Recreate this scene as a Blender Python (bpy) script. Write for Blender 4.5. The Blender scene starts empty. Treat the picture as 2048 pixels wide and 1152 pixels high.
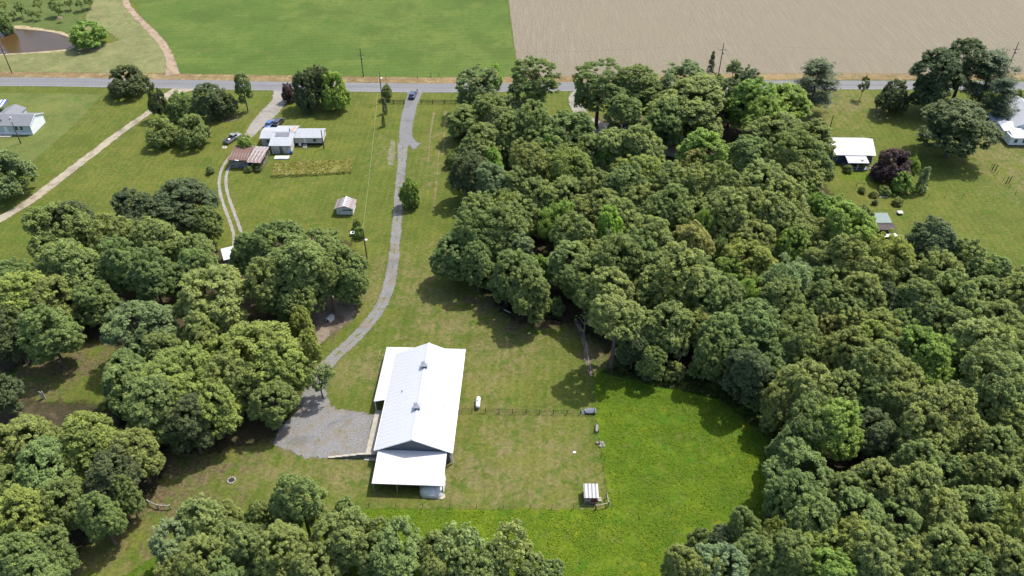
import bpy, bmesh, math, random
import numpy as np
from mathutils import Vector, Matrix, noise as mnoise
from mathutils.geometry import tessellate_polygon

# ------------------------------------------------------------------ camera, sky, sun, exposure
S = bpy.context.scene
COL = S.collection
R = math.radians
CAM_H, PITCH, FPX = 110.0, R(39.5), 1593.0

cam_d = bpy.data.cameras.new('camera')
cam_d.lens = 28.0
cam_d.sensor_width = 36.0
cam_d.clip_start = 0.5
cam_d.clip_end = 9000
cam = bpy.data.objects.new('camera', cam_d)
cam.location = (0, 0, CAM_H)
cam.rotation_euler = (R(90) - PITCH, 0, 0)
COL.objects.link(cam)
S.camera = cam

SUN_EL, SUN_AZ = R(60), R(49)
W = bpy.data.worlds.new("World")
S.world = W
W.use_nodes = True
wn = W.node_tree
wn.nodes.clear()
sky = wn.nodes.new('ShaderNodeTexSky')
sky.sky_type = 'NISHITA'
sky.sun_disc = False
sky.sun_elevation = SUN_EL
sky.sun_rotation = SUN_AZ
sky.dust_density = 2.5
bg = wn.nodes.new('ShaderNodeBackground')
bg.inputs['Strength'].default_value = 0.15
wo = wn.nodes.new('ShaderNodeOutputWorld')
wn.links.new(sky.outputs[0], bg.inputs[0])
wn.links.new(bg.outputs[0], wo.inputs[0])

sd = bpy.data.lights.new('sun', 'SUN')
sd.energy = 3.2
sd.angle = R(0.6)
sd.color = (1.0, 0.955, 0.88)
sun = bpy.data.objects.new('sun', sd)
to_sun = Vector((math.sin(SUN_AZ) * math.cos(SUN_EL), math.cos(SUN_AZ) * math.cos(SUN_EL), math.sin(SUN_EL)))
sun.rotation_euler = (-to_sun).to_track_quat('-Z', 'Y').to_euler()
sun.location = (60, 60, 200)
COL.objects.link(sun)

S.view_settings.view_transform = 'Standard'
S.view_settings.look = 'None'
S.view_settings.gamma = 1
S.view_settings.use_curve_mapping = False
S.view_settings.exposure = 1.2
S.render.engine = 'CYCLES'
S.cycles.max_bounces = 6
S.cycles.diffuse_bounces = 4
S.cycles.transparent_max_bounces = 12
S.cycles.use_denoising = True

rng = random.Random(7)
nrg = np.random.default_rng(11)


def G(px, py, h=0.0):
    """a surveyed point: where the ray seen at photo position (px, py) meets height h"""
    u = (px - 1024) / FPX
    v = (py - 576) / FPX
    dy = math.cos(PITCH) - v * math.sin(PITCH)
    dz = -math.sin(PITCH) - v * math.cos(PITCH)
    t = (h - CAM_H) / dz
    return Vector((u * t, dy * t, h))


def PPM(py, h=0.0):
    """photo pixels per metre at that row"""
    v = (py - 576) / FPX
    return FPX * (math.sin(PITCH) + v * math.cos(PITCH)) / (CAM_H - h)


# ------------------------------------------------------------------ object helpers
def put(o, parent=None):
    COL.objects.link(o)
    if parent is not None:
        o.parent = parent
    return o


def tag(o, label=None, cat=None, group=None, kind=None):
    if label:
        o['label'] = label
    if cat:
        o['category'] = cat
    if group:
        o['group'] = group
    if kind:
        o['kind'] = kind
    return o


def thing(name, label, cat, loc=(0, 0, 0), rz=0.0, group=None):
    o = bpy.data.objects.new(name, None)
    o.empty_display_size = 0.5
    o.location = loc
    o.rotation_euler = (0, 0, rz)
    put(o)
    return tag(o, label, cat, group)


class MB:
    """collects shapes, then becomes ONE mesh object"""

    def __init__(s):
        s.v = []
        s.f = []

    def add(s, vs, fs):
        n = len(s.v)
        s.v += [tuple(p) for p in vs]
        s.f += [tuple(i + n for i in f) for f in fs]
        return s

    def box(s, x0, x1, y0, y1, z0, z1):
        return s.add([(x0, y0, z0), (x1, y0, z0), (x1, y1, z0), (x0, y1, z0), (x0, y0, z1), (x1, y0, z1), (x1, y1, z1), (x0, y1, z1)],
                     [(0, 3, 2, 1), (4, 5, 6, 7), (0, 1, 5, 4), (1, 2, 6, 5), (2, 3, 7, 6), (3, 0, 4, 7)])

    def bar(s, a, b, w, h=None):
        """square bar from a to b"""
        a = Vector(a); b = Vector(b)
        h = h or w
        d = (b - a).normalized()
        up = Vector((0, 0, 1)) if abs(d.z) < 0.95 else Vector((0, 1, 0))
        x = d.cross(up).normalized() * (w / 2)
        y = x.cross(d).normalized() * (h / 2)
        vs = [p + sx * x + sy * y for p in (a, b) for sx, sy in ((-1, -1), (1, -1), (1, 1), (-1, 1))]
        return s.add(vs, [(0, 1, 2, 3), (7, 6, 5, 4), (0, 4, 5, 1), (1, 5, 6, 2), (2, 6, 7, 3), (3, 7, 4, 0)])

    def tube(s, pts, radii, n=8, cap=True):
        pts = [Vector(p) for p in pts]
        base = len(s.v)
        for i, p in enumerate(pts):
            d = (pts[min(i + 1, len(pts) - 1)] - pts[max(i - 1, 0)]).normalized()
            up = Vector((0, 0, 1)) if abs(d.z) < 0.9 else Vector((1, 0, 0))
            x = d.cross(up).normalized()
            y = x.cross(d)
            r = radii[i] if hasattr(radii, '__len__') else radii
            for k in range(n):
                a = 2 * math.pi * k / n
                s.v.append(tuple(p + x * (math.cos(a) * r) + y * (math.sin(a) * r)))
        for i in range(len(pts) - 1):
            for k in range(n):
                k2 = (k + 1) % n
                s.f.append((base + i * n + k, base + i * n + k2, base + (i + 1) * n + k2, base + (i + 1) * n + k))
        if cap:
            s.f.append(tuple(base + k for k in range(n))[::-1])
            s.f.append(tuple(base + (len(pts) - 1) * n + k for k in range(n)))
        return s

    def prism(s, poly, y0, y1):
        """outline in x,z extruded along y"""
        n = len(poly)
        vs = [(x, y0, z) for x, z in poly] + [(x, y1, z) for x, z in poly]
        fs = [tuple(range(n)), tuple(range(2 * n - 1, n - 1, -1))]
        fs += [(i, i + n, (i + 1) % n + n, (i + 1) % n) for i in range(n)]
        return s.add(vs, fs)

    def lathe(s, prof, c=(0, 0, 0), n=12):
        base = len(s.v)
        for r, z in prof:
            for k in range(n):
                a = 2 * math.pi * k / n
                s.v.append((c[0] + r * math.cos(a), c[1] + r * math.sin(a), c[2] + z))
        for i in range(len(prof) - 1):
            for k in range(n):
                k2 = (k + 1) % n
                s.f.append((base + i * n + k, base + i * n + k2, base + (i + 1) * n + k2, base + (i + 1) * n + k))
        s.f.append(tuple(base + k for k in range(n))[::-1])
        s.f.append(tuple(base + (len(prof) - 1) * n + k for k in range(n)))
        return s

    def mesh(s, name, smooth=False):
        m = bpy.data.meshes.new(name)
        m.from_pydata(s.v, [], s.f)
        bm = bmesh.new()
        bm.from_mesh(m)
        bmesh.ops.recalc_face_normals(bm, faces=bm.faces)
        bm.to_mesh(m)
        bm.free()
        if smooth:
            m.shade_smooth()
        return m

    def build(s, name, mat, parent=None, smooth=False, loc=None):
        m = s.mesh(name, smooth)
        m.materials.append(mat)
        o = bpy.data.objects.new(name, m)
        if loc is not None:
            o.location = loc
        return put(o, parent)


def share(name, mesh, parent=None, loc=(0, 0, 0), rot=(0, 0, 0), scale=(1, 1, 1)):
    o = bpy.data.objects.new(name, mesh)
    o.location = loc
    o.rotation_euler = rot
    o.scale = scale
    return put(o, parent)


# ------------------------------------------------------------------ material helpers
ALB = 0.82     # common scale of the surface colours below, lowered as exposure rose so leaves brighten
class NT:
    def __init__(s, name):
        s.m = bpy.data.materials.new(name)
        s.m.use_nodes = True
        s.t = s.m.node_tree
        s.t.nodes.clear()
        s.out = s.t.nodes.new('ShaderNodeOutputMaterial')

    def n(s, kind, **kw):
        x = s.t.nodes.new('ShaderNode' + kind)
        for k, v in kw.items():
            if k.startswith('i_'):
                key = k[2:]
                x.inputs[int(key) if key.isdigit() else key].default_value = v
            else:
                setattr(x, k, v)
        return x

    def l(s, a, b):
        s.t.links.new(a, b)

    def coord(s, scale=(1, 1, 1), rot=0.0):
        c = s.n('TexCoord')
        mp = s.n('Mapping')
        mp.inputs['Scale'].default_value = scale
        mp.inputs['Rotation'].default_value = (0, 0, rot)
        s.l(c.outputs['Object'], mp.inputs['Vector'])
        return mp.outputs[0]

    def noise(s, vec, scale, detail=4.0, rough=0.55, dist=0.0):
        x = s.n('TexNoise')
        x.inputs['Scale'].default_value = scale
        x.inputs['Detail'].default_value = detail
        x.inputs['Roughness'].default_value = rough
        x.inputs['Distortion'].default_value = dist
        s.l(vec, x.inputs['Vector'])
        return x.outputs['Fac']

    def ramp(s, fac, a, b, lo=0.0, hi=1.0):
        x = s.n('MapRange')
        x.clamp = True
        x.interpolation_type = 'SMOOTHSTEP'
        s.l(fac, x.inputs['Value'])
        x.inputs['From Min'].default_value = a
        x.inputs['From Max'].default_value = b
        x.inputs['To Min'].default_value = lo
        x.inputs['To Max'].default_value = hi
        return x.outputs[0]

    def math(s, op, a, b=None):
        x = s.n('Math', operation=op)
        for i, v in enumerate((a, b)):
            if v is None:
                continue
            if isinstance(v, (int, float)):
                x.inputs[i].default_value = v
            else:
                s.l(v, x.inputs[i])
        return x.outputs[0]

    def mix(s, fac, a, b, mode='MIX'):
        x = s.n('Mix')
        x.data_type = 'RGBA'
        x.blend_type = mode
        for i, v in ((0, fac), (6, a), (7, b)):
            if isinstance(v, (int, float)):
                x.inputs[i].default_value = v
            elif isinstance(v, tuple):
                x.inputs[i].default_value = (*v[:3], 1)
            else:
                s.l(v, x.inputs[i])
        return x.outputs[2]

    def attr(s, name):
        a = s.n('Attribute', attribute_name=name)
        return a.outputs['Fac']

    def finish(s, color, rough=0.8, metal=0.0, spec=0.3, bump=None, bstr=0.3, bdist=0.05, alpha=None):
        b = s.n('BsdfPrincipled')
        if isinstance(color, tuple):
            b.inputs['Base Color'].default_value = (*(x * ALB for x in color[:3]), 1)
        else:
            s.l(s.mix(1.0, color, (ALB, ALB, ALB), 'MULTIPLY'), b.inputs['Base Color'])
        if isinstance(rough, (int, float)):
            b.inputs['Roughness'].default_value = rough
        else:
            s.l(rough, b.inputs['Roughness'])
        b.inputs['Metallic'].default_value = metal
        b.inputs['Specular IOR Level'].default_value = spec
        if bump is not None:
            bp = s.n('Bump')
            bp.inputs['Strength'].default_value = bstr
            bp.inputs['Distance'].default_value = bdist
            s.l(bump, bp.inputs['Height'])
            s.l(bp.outputs[0], b.inputs['Normal'])
        sh = b.outputs[0]
        if alpha is not None:
            tr = s.n('BsdfTransparent')
            mx = s.n('MixShader')
            s.l(alpha, mx.inputs[0])
            s.l(tr.outputs[0], mx.inputs[1])
            s.l(sh, mx.inputs[2])
            sh = mx.outputs[0]
        s.l(sh, s.out.inputs['Surface'])
        return s.m


def plain(name, col, rough=0.6, metal=0.0, var=0.12, scale=1.5, spec=0.4):
    """a coloured surface with a little dirt and tone variation"""
    t = NT(name)
    v = t.coord()
    n = t.noise(v, scale, 5, 0.6)
    d = tuple(c * (1 - var * 2.2) for c in col)
    u = tuple(min(1, c * (1 + var)) for c in col)
    c = t.mix(t.ramp(n, 0.3, 0.7), d, u)
    return t.finish(c, rough, metal, spec)


def edge_alpha(t, vec, soft=0.12, amp=0.75, scale=0.9):
    """ragged fade along the margin of a ground sheet, from its 'edge' attribute"""
    e = t.attr('edge')
    n = t.noise(vec, scale, 6, 0.65)
    n2 = t.noise(vec, scale * 0.22, 3, 0.5)
    k = t.math('ADD', e, t.math('MULTIPLY', t.math('SUBTRACT', n, 0.5), amp * 1.6))
    k = t.math('ADD', k, t.math('MULTIPLY', t.math('SUBTRACT', n2, 0.5), amp * 0.9))
    return t.ramp(k, 0.5 - soft, 0.5 + soft)


def grass_mat(name, a, b, dry, dry_amt=0.5, fine=0.35, stripes=None, edge=True, patch=0.16, attrs=False, soft=0.12,
              straw=None, bstr=0.5, amp=0.75, weeds=0.0):
    t = NT(name)
    v = t.coord()
    big = t.noise(v, 0.018, 3, 0.5)
    mid = t.noise(v, patch, 6, 0.62, 0.4)
    fin = t.noise(v, 1.7, 7, 0.72)
    tiny = t.noise(v, 6.0, 4, 0.7)
    c = t.mix(t.ramp(big, 0.36, 0.64), a, b)
    c = t.mix(t.ramp(mid, 0.42, 0.66, 0, 0.65), c, tuple(x * 0.74 for x in a))
    dn = t.noise(v, patch * 2.2, 7, 0.7, 0.6)
    dfac = t.ramp(dn, 0.62 - 0.25 * dry_amt, 0.80 - 0.2 * dry_amt, 0, 0.8)
    if attrs:
        dfac = t.math('MAXIMUM', dfac, 0.0)
        da = t.attr('dry')
        dd = t.math('ADD', t.math('MULTIPLY', da, 1.1), t.math('MULTIPLY', t.math('SUBTRACT', dn, 0.5), 2.4))
        dfac = t.math('MAXIMUM', t.math('MULTIPLY', dfac, 0.45), t.ramp(dd, 0.2, 0.95, 0, 0.9))
    c = t.mix(dfac, c, dry)
    if attrs:
        la = t.attr('lush')
        lf = t.ramp(t.math('ADD', la, t.math('MULTIPLY', t.math('SUBTRACT', mid, 0.5), 1.1)), 0.3, 0.8, 0, 0.85)
        c = t.mix(lf, c, (0.105, 0.165, 0.012))
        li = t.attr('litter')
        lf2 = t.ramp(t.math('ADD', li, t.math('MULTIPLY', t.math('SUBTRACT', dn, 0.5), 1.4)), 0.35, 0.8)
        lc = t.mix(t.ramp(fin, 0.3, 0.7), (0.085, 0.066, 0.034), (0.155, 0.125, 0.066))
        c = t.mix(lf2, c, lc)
        pa = t.attr('pale')
        pf = t.ramp(t.math('ADD', pa, t.math('MULTIPLY', t.math('SUBTRACT', fin, 0.5), 1.6)), 0.45, 0.75)
        c = t.mix(pf, c, t.mix(tiny, (0.33, 0.27, 0.18), (0.45, 0.39, 0.29)))
    cl = t.noise(v, 0.42, 8, 0.7, 0.5)
    c = t.mix(t.ramp(cl, 0.50, 0.62, 0, 0.8), c, tuple(x * y for x, y in zip(a, (.68, .92, .7))))
    c2 = t.noise(v, 0.09, 4, 0.55)
    c = t.mix(t.ramp(c2, 0.52, 0.68, 0, 0.5), c, tuple(x * y for x, y in zip(b, (1.18, 1.14, 1.1))))
    if weeds:
        wd = t.noise(v, 0.8, 5, 0.65)
        c = t.mix(t.ramp(wd, 0.66, 0.72, 0, weeds), c, tuple(x * y for x, y in zip(a, (.45, .5, .6))))
        yl = t.noise(v, 0.28, 6, 0.65)
        c = t.mix(t.ramp(yl, 0.56, 0.7, 0, weeds), c, (b[0] * 1.3, b[1] * 1.08, b[2] * 1.2))
    if straw is not None:
        sv = t.coord((2.2, 0.35, 1), straw)
        sn = t.noise(sv, 0.55, 6, 0.7, 0.8)
        c = t.mix(t.ramp(sn, 0.56, 0.76, 0, 0.55), c, (0.30, 0.265, 0.125))
    if stripes:
        ang, w, amt = stripes
        sv = t.coord((1, 1, 1), ang)
        wv = t.n('TexWave')
        wv.wave_type = 'BANDS'
        wv.bands_direction = 'X'
        wv.inputs['Scale'].default_value = 0.314 / w
        wv.inputs['Distortion'].default_value = 1.2
        wv.inputs['Detail'].default_value = 2
        wv.inputs['Detail Scale'].default_value = 0.4
        t.l(sv, wv.inputs['Vector'])
        c = t.mix(t.math('MULTIPLY', wv.outputs['Fac'], amt), c, t.mix(1.0, c, (0.72, 0.74, 0.70), 'MULTIPLY'))
    c = t.mix(t.ramp(fin, 0.28, 0.72), t.mix(1.0, c, (1 - fine, 1 - fine, 1 - fine * 0.9), 'MULTIPLY'), c)
    c = t.mix(t.ramp(tiny, 0.3, 0.7, 0, 0.5), c, t.mix(1.0, c, (1.22, 1.2, 1.1), 'MULTIPLY'))
    hgt = t.math('ADD', fin, t.math('MULTIPLY', tiny, 0.5))
    al = edge_alpha(t, v, soft, amp) if edge else None
    return t.finish(c, 0.95, 0, 0.1, hgt, bstr, 0.25, al)


def gravel_mat(name, a, b, dirt, grass_amt=0.3, edge=True, soft=0.06, middle=0.0):
    t = NT(name)
    v = t.coord()
    n1 = t.noise(v, 0.35, 6, 0.65)
    n2 = t.noise(v, 3.2, 5, 0.75)
    n3 = t.noise(v, 9.0, 3, 0.7)
    c = t.mix(t.ramp(n2, 0.3, 0.7), a, b)
    c = t.mix(t.ramp(n1, 0.46, 0.62, 0, 0.85), c, dirt)
    c = t.mix(t.ramp(t.noise(v, 0.16, 4, 0.6, 0.8), 0.50, 0.66, 0, 0.5), c, t.mix(1.0, c, (0.6, 0.6, 0.62), 'MULTIPLY'))
    c = t.mix(t.ramp(n3, 0.35, 0.7, 0, 0.5), c, t.mix(1.0, c, (0.62, 0.62, 0.62), 'MULTIPLY'))
    g = t.noise(v, 0.5, 7, 0.72, 0.5)
    c = t.mix(t.ramp(g, 0.74 - 0.16 * grass_amt, 0.80 - 0.16 * grass_amt, 0, 0.8), c, (0.10, 0.115, 0.035))
    if middle:
        md = t.math('ADD', t.math('MULTIPLY', t.attr('middle'), middle), t.math('MULTIPLY', t.math('SUBTRACT', g, 0.5), 2.6))
        c = t.mix(t.ramp(md, 0.62, 0.78, 0, 0.85), c, (0.10, 0.115, 0.035))
    al = edge_alpha(t, v, soft, 0.8, 0.9) if edge else None
    return t.finish(c, 0.95, 0, 0.15, n2, 0.5, 0.06, al)


# ------------------------------------------------------------------ ground sheets
def set_edge(m, vals):
    a = m.attributes.new('edge', 'FLOAT', 'POINT')
    a.data.foreach_set('value', vals)


def smooth_loop(pts, step):
    """closed Catmull-Rom through pts, resampled"""
    n = len(pts)
    out = []
    for i in range(n):
        p0, p1, p2, p3 = pts[i - 1], pts[i], pts[(i + 1) % n], pts[(i + 2) % n]
        k = max(1, int((p2 - p1).length / step))
        for j in range(k):
            t = j / k
            out.append(0.5 * ((2 * p1) + (p2 - p0) * t + (2 * p0 - 5 * p1 + 4 * p2 - p3) * t * t + (3 * p1 - p0 - 3 * p2 + p3) * t ** 3))
    return out


def sheet(name, pts, z, mat, fringe=1.5, curve=True, step=3.0, jag=0.0, seed=0):
    P = [Vector((p[0], p[1], 0)) for p in pts]
    area = sum(P[i - 1].x * P[i].y - P[i].x * P[i - 1].y for i in range(len(P)))
    if area < 0:
        P.reverse()
    if curve:
        P = smooth_loop(P, step)
    n = len(P)
    if jag:
        P = [p + Vector((mnoise.noise((p.x * .21 + seed, p.y * .21, 0)), mnoise.noise((p.x * .21, p.y * .21 + seed, 9)), 0)) * jag for p in P]
    vs, ed = [], []
    for i in range(n):
        d = (P[(i + 1) % n] - P[i - 1]).normalized()
        nr = Vector((d.y, -d.x, 0))
        vs.append((P[i].x - nr.x * fringe, P[i].y - nr.y * fringe, z)); ed.append(1.0)
        vs.append((P[i].x + nr.x * fringe, P[i].y + nr.y * fringe, z)); ed.append(0.0)
    inner = [Vector(vs[2 * i]) for i in range(n)]
    fs = [tuple(2 * k for k in tri) for tri in tessellate_polygon([inner])]
    fs += [(2 * i, 2 * i + 1, 2 * ((i + 1) % n) + 1, 2 * ((i + 1) % n)) for i in range(n)]
    m = bpy.data.meshes.new(name)
    m.from_pydata(vs, [], fs)
    set_edge(m, ed)
    bm = bmesh.new(); bm.from_mesh(m)
    for f in bm.faces:
        f.normal_update()
        if f.normal.z < 0:
            f.normal_flip()
    bm.to_mesh(m); bm.free()
    m.materials.append(mat)
    o = put(bpy.data.objects.new(name, m))
    o['kind'] = 'structure'
    return o


def smooth_path(pts, step=2.0):
    P = [Vector((p[0], p[1], p[2] if len(p) > 2 else 0)) for p in pts]
    out = []
    for i in range(len(P) - 1):
        p1, p2 = P[i], P[i + 1]
        p0 = P[i - 1] if i else 2 * p1 - p2
        p3 = P[i + 2] if i + 2 < len(P) else 2 * p2 - p1
        k = max(1, int((p2 - p1).length / step))
        for j in range(k):
            t = j / k
            out.append(0.5 * ((2 * p1) + (p2 - p0) * t + (2 * p0 - 5 * p1 + 4 * p2 - p3) * t * t + (3 * p1 - p0 - 3 * p2 + p3) * t ** 3))
    out.append(P[-1])
    return out


def strip(name, pts, widths, z, mat, fringe=0.5, kind='structure', step=2.0):
    """a ribbon along pts: (x, y); widths per control point (full width)"""
    W_ = widths if hasattr(widths, '__len__') else [widths] * len(pts)
    path = smooth_path([(p[0], p[1], w) for p, w in zip(pts, W_)], step)
    vs, ed, fs, mid_ = [], [], [], []
    for i, q in enumerate(path):
        a, b = path[max(i - 1, 0)], path[min(i + 1, len(path) - 1)]
        d = Vector((b.x - a.x, b.y - a.y, 0)).normalized()
        nr = Vector((-d.y, d.x, 0))
        h = q.z / 2
        fi = min(fringe, h * .75)
        for off, e in ((-h - fi, 0.0), (-h + fi, 1.0), (0, 1.0), (h - fi, 1.0), (h + fi, 0.0)):
            vs.append((q.x + nr.x * off, q.y + nr.y * off, z))
            ed.append(e)
            mid_.append(1.0 if off == 0 else 0.0)
        if i:
            for k in range(4):
                fs.append(((i - 1) * 5 + k, (i - 1) * 5 + k + 1, i * 5 + k + 1, i * 5 + k))
    m = bpy.data.meshes.new(name)
    m.from_pydata(vs, [], fs)
    set_edge(m, ed)
    m.attributes.new('middle', 'FLOAT', 'POINT').data.foreach_set('value', mid_)
    bm = bmesh.new(); bm.from_mesh(m)
    for f in bm.faces:
        f.normal_update()
        if f.normal.z < 0:
            f.normal_flip()
    bm.to_mesh(m); bm.free()
    m.materials.append(mat)
    o = put(bpy.data.objects.new(name, m))
    if kind:
        o['kind'] = kind
    return o


def GP(lst):
    return [G(x, y) for x, y in lst]

# ------------------------------------------------------------------ the setting
xs = np.concatenate([[-4000, -1500, -600], np.linspace(-240, 240, 161), [600, 1500, 4000]])
ys = np.concatenate([[-3000, -800, -100], np.linspace(40, 340, 101), [700, 1800, 5000]])
gx, gy = np.meshgrid(xs, ys)
nx, ny = len(xs), len(ys)


def blobs(lst):
    """soft patches (photo x, photo y, radius across m, radius along m, amount)"""
    out = np.zeros_like(gx)
    for px, py, rx, ry, a in lst:
        c = G(px, py)
        out = np.maximum(out, a * np.exp(-((gx - c.x) / rx) ** 2 - ((gy - c.y) / ry) ** 2))
    return out.ravel()


gm = bpy.data.meshes.new('ground')
gv = np.stack([gx.ravel(), gy.ravel(), np.zeros(nx * ny)], 1)
idx = np.arange(nx * ny).reshape(ny, nx)
gf = np.stack([idx[:-1, :-1].ravel(), idx[:-1, 1:].ravel(), idx[1:, 1:].ravel(), idx[1:, :-1].ravel()], 1)
gm.from_pydata(gv.tolist(), [], gf.tolist())
for nm, lst in {
    'dry': [(880, 640, 12, 16, .6), (1010, 690, 16, 14, .6), (840, 560, 8, 16, .6), (1050, 930, 18, 12, .62), (690, 940, 12, 9, .6), (560, 930, 14, 8, .6),
            (950, 970, 12, 8, .65), (1120, 900, 8, 12, .5), (870, 330, 7, 30, .42), (970, 780, 7, 9, .6), (720, 740, 9, 8, .7), (1690, 205, 22, 16, .6),
            (1640, 240, 16, 14, .5), (2010, 320, 16, 30, .6), (1880, 420, 22, 14, .2), (400, 960, 14, 10, .5), (100, 240, 30, 12, .3), (250, 1110, 14, 14, .45),
            (740, 580, 5, 16, .6), (500, 220, 12, 9, .25), (1000, 850, 4, 10, .5), (900, 930, 3, 12, .7), (760, 300, 5, 14, .45), (1080, 830, 14, 3, .5)],
    'lush': [(560, 400, 18, 9, .45), (1000, 870, 9, 6, .25), (650, 370, 20, 8, .35), (400, 330, 24, 14, .22), (330, 380, 22, 10, .2), (1870, 390, 20, 18, .35),
             (1700, 250, 20, 6, .4), (1720, 350, 10, 8, .6), (870, 660, 3, 3, .4), (700, 720, 2.5, 6, .6), (1960, 500, 26, 14, .3)],
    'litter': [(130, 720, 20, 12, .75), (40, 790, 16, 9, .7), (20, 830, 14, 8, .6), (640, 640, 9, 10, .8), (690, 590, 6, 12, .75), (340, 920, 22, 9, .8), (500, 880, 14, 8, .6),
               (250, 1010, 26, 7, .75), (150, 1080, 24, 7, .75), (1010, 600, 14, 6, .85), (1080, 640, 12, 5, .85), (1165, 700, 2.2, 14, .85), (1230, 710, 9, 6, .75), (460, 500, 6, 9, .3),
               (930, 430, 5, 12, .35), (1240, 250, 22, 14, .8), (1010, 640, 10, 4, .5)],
    'pale': [(700, 575, 2.2, 8, .45), (745, 560, 1.2, 7, .40), (690, 625, 5, 5, .5), (945, 770, 2, 3, .3), (1690, 239, 2.6, 3.2, .42), (1170, 700, 1.0, 8, .4), (1850, 240, 5, 4, .3),
             (1028, 808, 1.2, 1.2, .45), (785, 310, 3, 12, .33), (700, 640, 4, 3, .45), (480, 235, 3, 3, .4)],
}.items():
    at = gm.attributes.new(nm, 'FLOAT', 'POINT')
    at.data.foreach_set('value', blobs(lst).astype(np.float32))
M_lawn = grass_mat('mown_lawn', (0.103, 0.129, 0.021), (0.127, 0.139, 0.026), (0.185, 0.158, 0.068), 0.40, 0.46,
                   (R(2), 1.7, 0.32), edge=False, attrs=True)
gm.materials.append(M_lawn)
ground = put(bpy.data.objects.new('ground', gm))
ground['kind'] = 'structure'

M_green = grass_mat('green_field_grass', (0.082, 0.128, 0.024), (0.110, 0.146, 0.032), (0.128, 0.150, 0.042), 0.30, 0.36, (R(86), 2.6, 0.26), soft=0.05, patch=0.06)
M_past = grass_mat('lush_pasture_grass', (0.070, 0.132, 0.009), (0.124, 0.172, 0.009), (0.145, 0.145, 0.045), 0.45, 0.42, soft=0.1, patch=0.20, bstr=0.8, weeds=1.0)
M_hay = grass_mat('cut_hay_meadow', (0.145, 0.150, 0.060), (0.175, 0.175, 0.078), (0.21, 0.195, 0.10), 0.5, 0.22, soft=0.12, straw=R(70))
M_orch = grass_mat('orchard_grass', (0.085, 0.115, 0.030), (0.10, 0.125, 0.036), (0.14, 0.14, 0.055), 0.3, 0.3)
M_verge = grass_mat('dry_verge_grass', (0.19, 0.128, 0.062), (0.235, 0.172, 0.085), (0.30, 0.24, 0.135), 0.6, 0.35, straw=R(0), soft=0.1)
M_light = grass_mat('shorter_mown_lawn', (0.108, 0.132, 0.034), (0.125, 0.140, 0.040), (0.16, 0.15, 0.065), 0.4, 0.25, (R(36), 1.9, 0.16), soft=0.05)
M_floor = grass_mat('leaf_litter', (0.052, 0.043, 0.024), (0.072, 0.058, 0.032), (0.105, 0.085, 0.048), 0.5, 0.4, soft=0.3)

# stubble: pale straw rows with soil between
t = NT('corn_stubble')
v = t.coord()
big = t.noise(v, 0.02, 4, 0.5)
n1 = t.noise(v, 2.2, 7, 0.75)
n2 = t.noise(t.coord((2.6, 0.07, 1), R(-8)), 0.9, 6, 0.7, 0.15)
rowv = t.coord((1, 1, 1), R(-8))
wv = t.n('TexWave', wave_type='BANDS', bands_direction='X')
wv.inputs['Scale'].default_value = 0.314 / 0.85
wv.inputs['Distortion'].default_value = 1.0
wv.inputs['Detail'].default_value = 2.5
wv.inputs['Detail Scale'].default_value = 0.5
t.l(rowv, wv.inputs['Vector'])
c = t.mix(t.ramp(n1, 0.3, 0.72), (0.084, 0.070, 0.048), (0.255, 0.224, 0.160))
c = t.mix(t.ramp(n2, 0.42, 0.68, 0, 0.5), c, (0.245, 0.217, 0.155))
c = t.mix(t.math('MULTIPLY', wv.outputs['Fac'], 0.30), c, (0.12, 0.10, 0.072))
c = t.mix(t.ramp(big, 0.45, 0.65, 0, 0.35), c, (0.165, 0.145, 0.10))
M_stub = t.finish(c, 0.95, 0, 0.1, n1, 0.5, 0.2, edge_alpha(t, v, 0.06, 0.5))

field = sheet('green_field', GP([(262, -6), (290, 44), (322, 74), (343, 104), (350, 149), (700, 155), (1032, 158), (1022, 60), (1010, -40), (985, -230), (700, -230), (200, -230), (246, -60)]),
              0.012, M_green, 1.2, curve=False)
stub = sheet('stubble_field', GP([(1036, 155), (1500, 150), (2120, 153), (2500, 156), (2700, -230), (996, -230), (1017, 0), (1027, 80)]), 0.016, M_stub, 0.8, curve=False)
hay = sheet('hay_meadow', GP([(-420, 150), (0, 147), (342, 147), (336, 104), (318, 78), (282, 46), (256, 8), (246, -60), (196, -60), (188, 0), (164, 46), (150, 60), (215, 62), (240, 80), (200, 92), (100, 104), (0, 109), (-420, 118)]),
            0.010, M_hay, 1.5, curve=False)
orch = sheet('orchard_lawn', GP([(-420, -200), (180, -200), (192, -8), (168, 36), (140, 66), (60, 57), (-420, 52)]), 0.007, M_orch, 2.5, curve=False)
verge = strip('roadside_verge', GP([(-700, 148), (0, 150), (300, 153), (520, 156.5), (760, 160), (1030, 160), (1500, 154), (1800, 153.5), (2048, 154), (2700, 156)]), 4.6, 0.020, M_verge, 0.9, step=4)
litelawn = sheet('short_lawn', GP([(-420, 186), (0, 186), (150, 187), (205, 189), (150, 250), (52, 334), (-60, 420), (-420, 420)]), 0.006, M_light, 0.5, curve=False)
past = sheet('pasture', GP([(1190, 742), (1300, 770), (1480, 800), (1545, 900), (1545, 1040), (1480, 1130), (1380, 1230), (600, 1230), (150, 1230), (255, 1150), (330, 1100), (520, 1050), (722, 1017), (960, 1019), (1214, 1019), (1208, 950), (1196, 870), (1189, 826)]),
             0.014, M_past, 0.8, curve=False)
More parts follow.
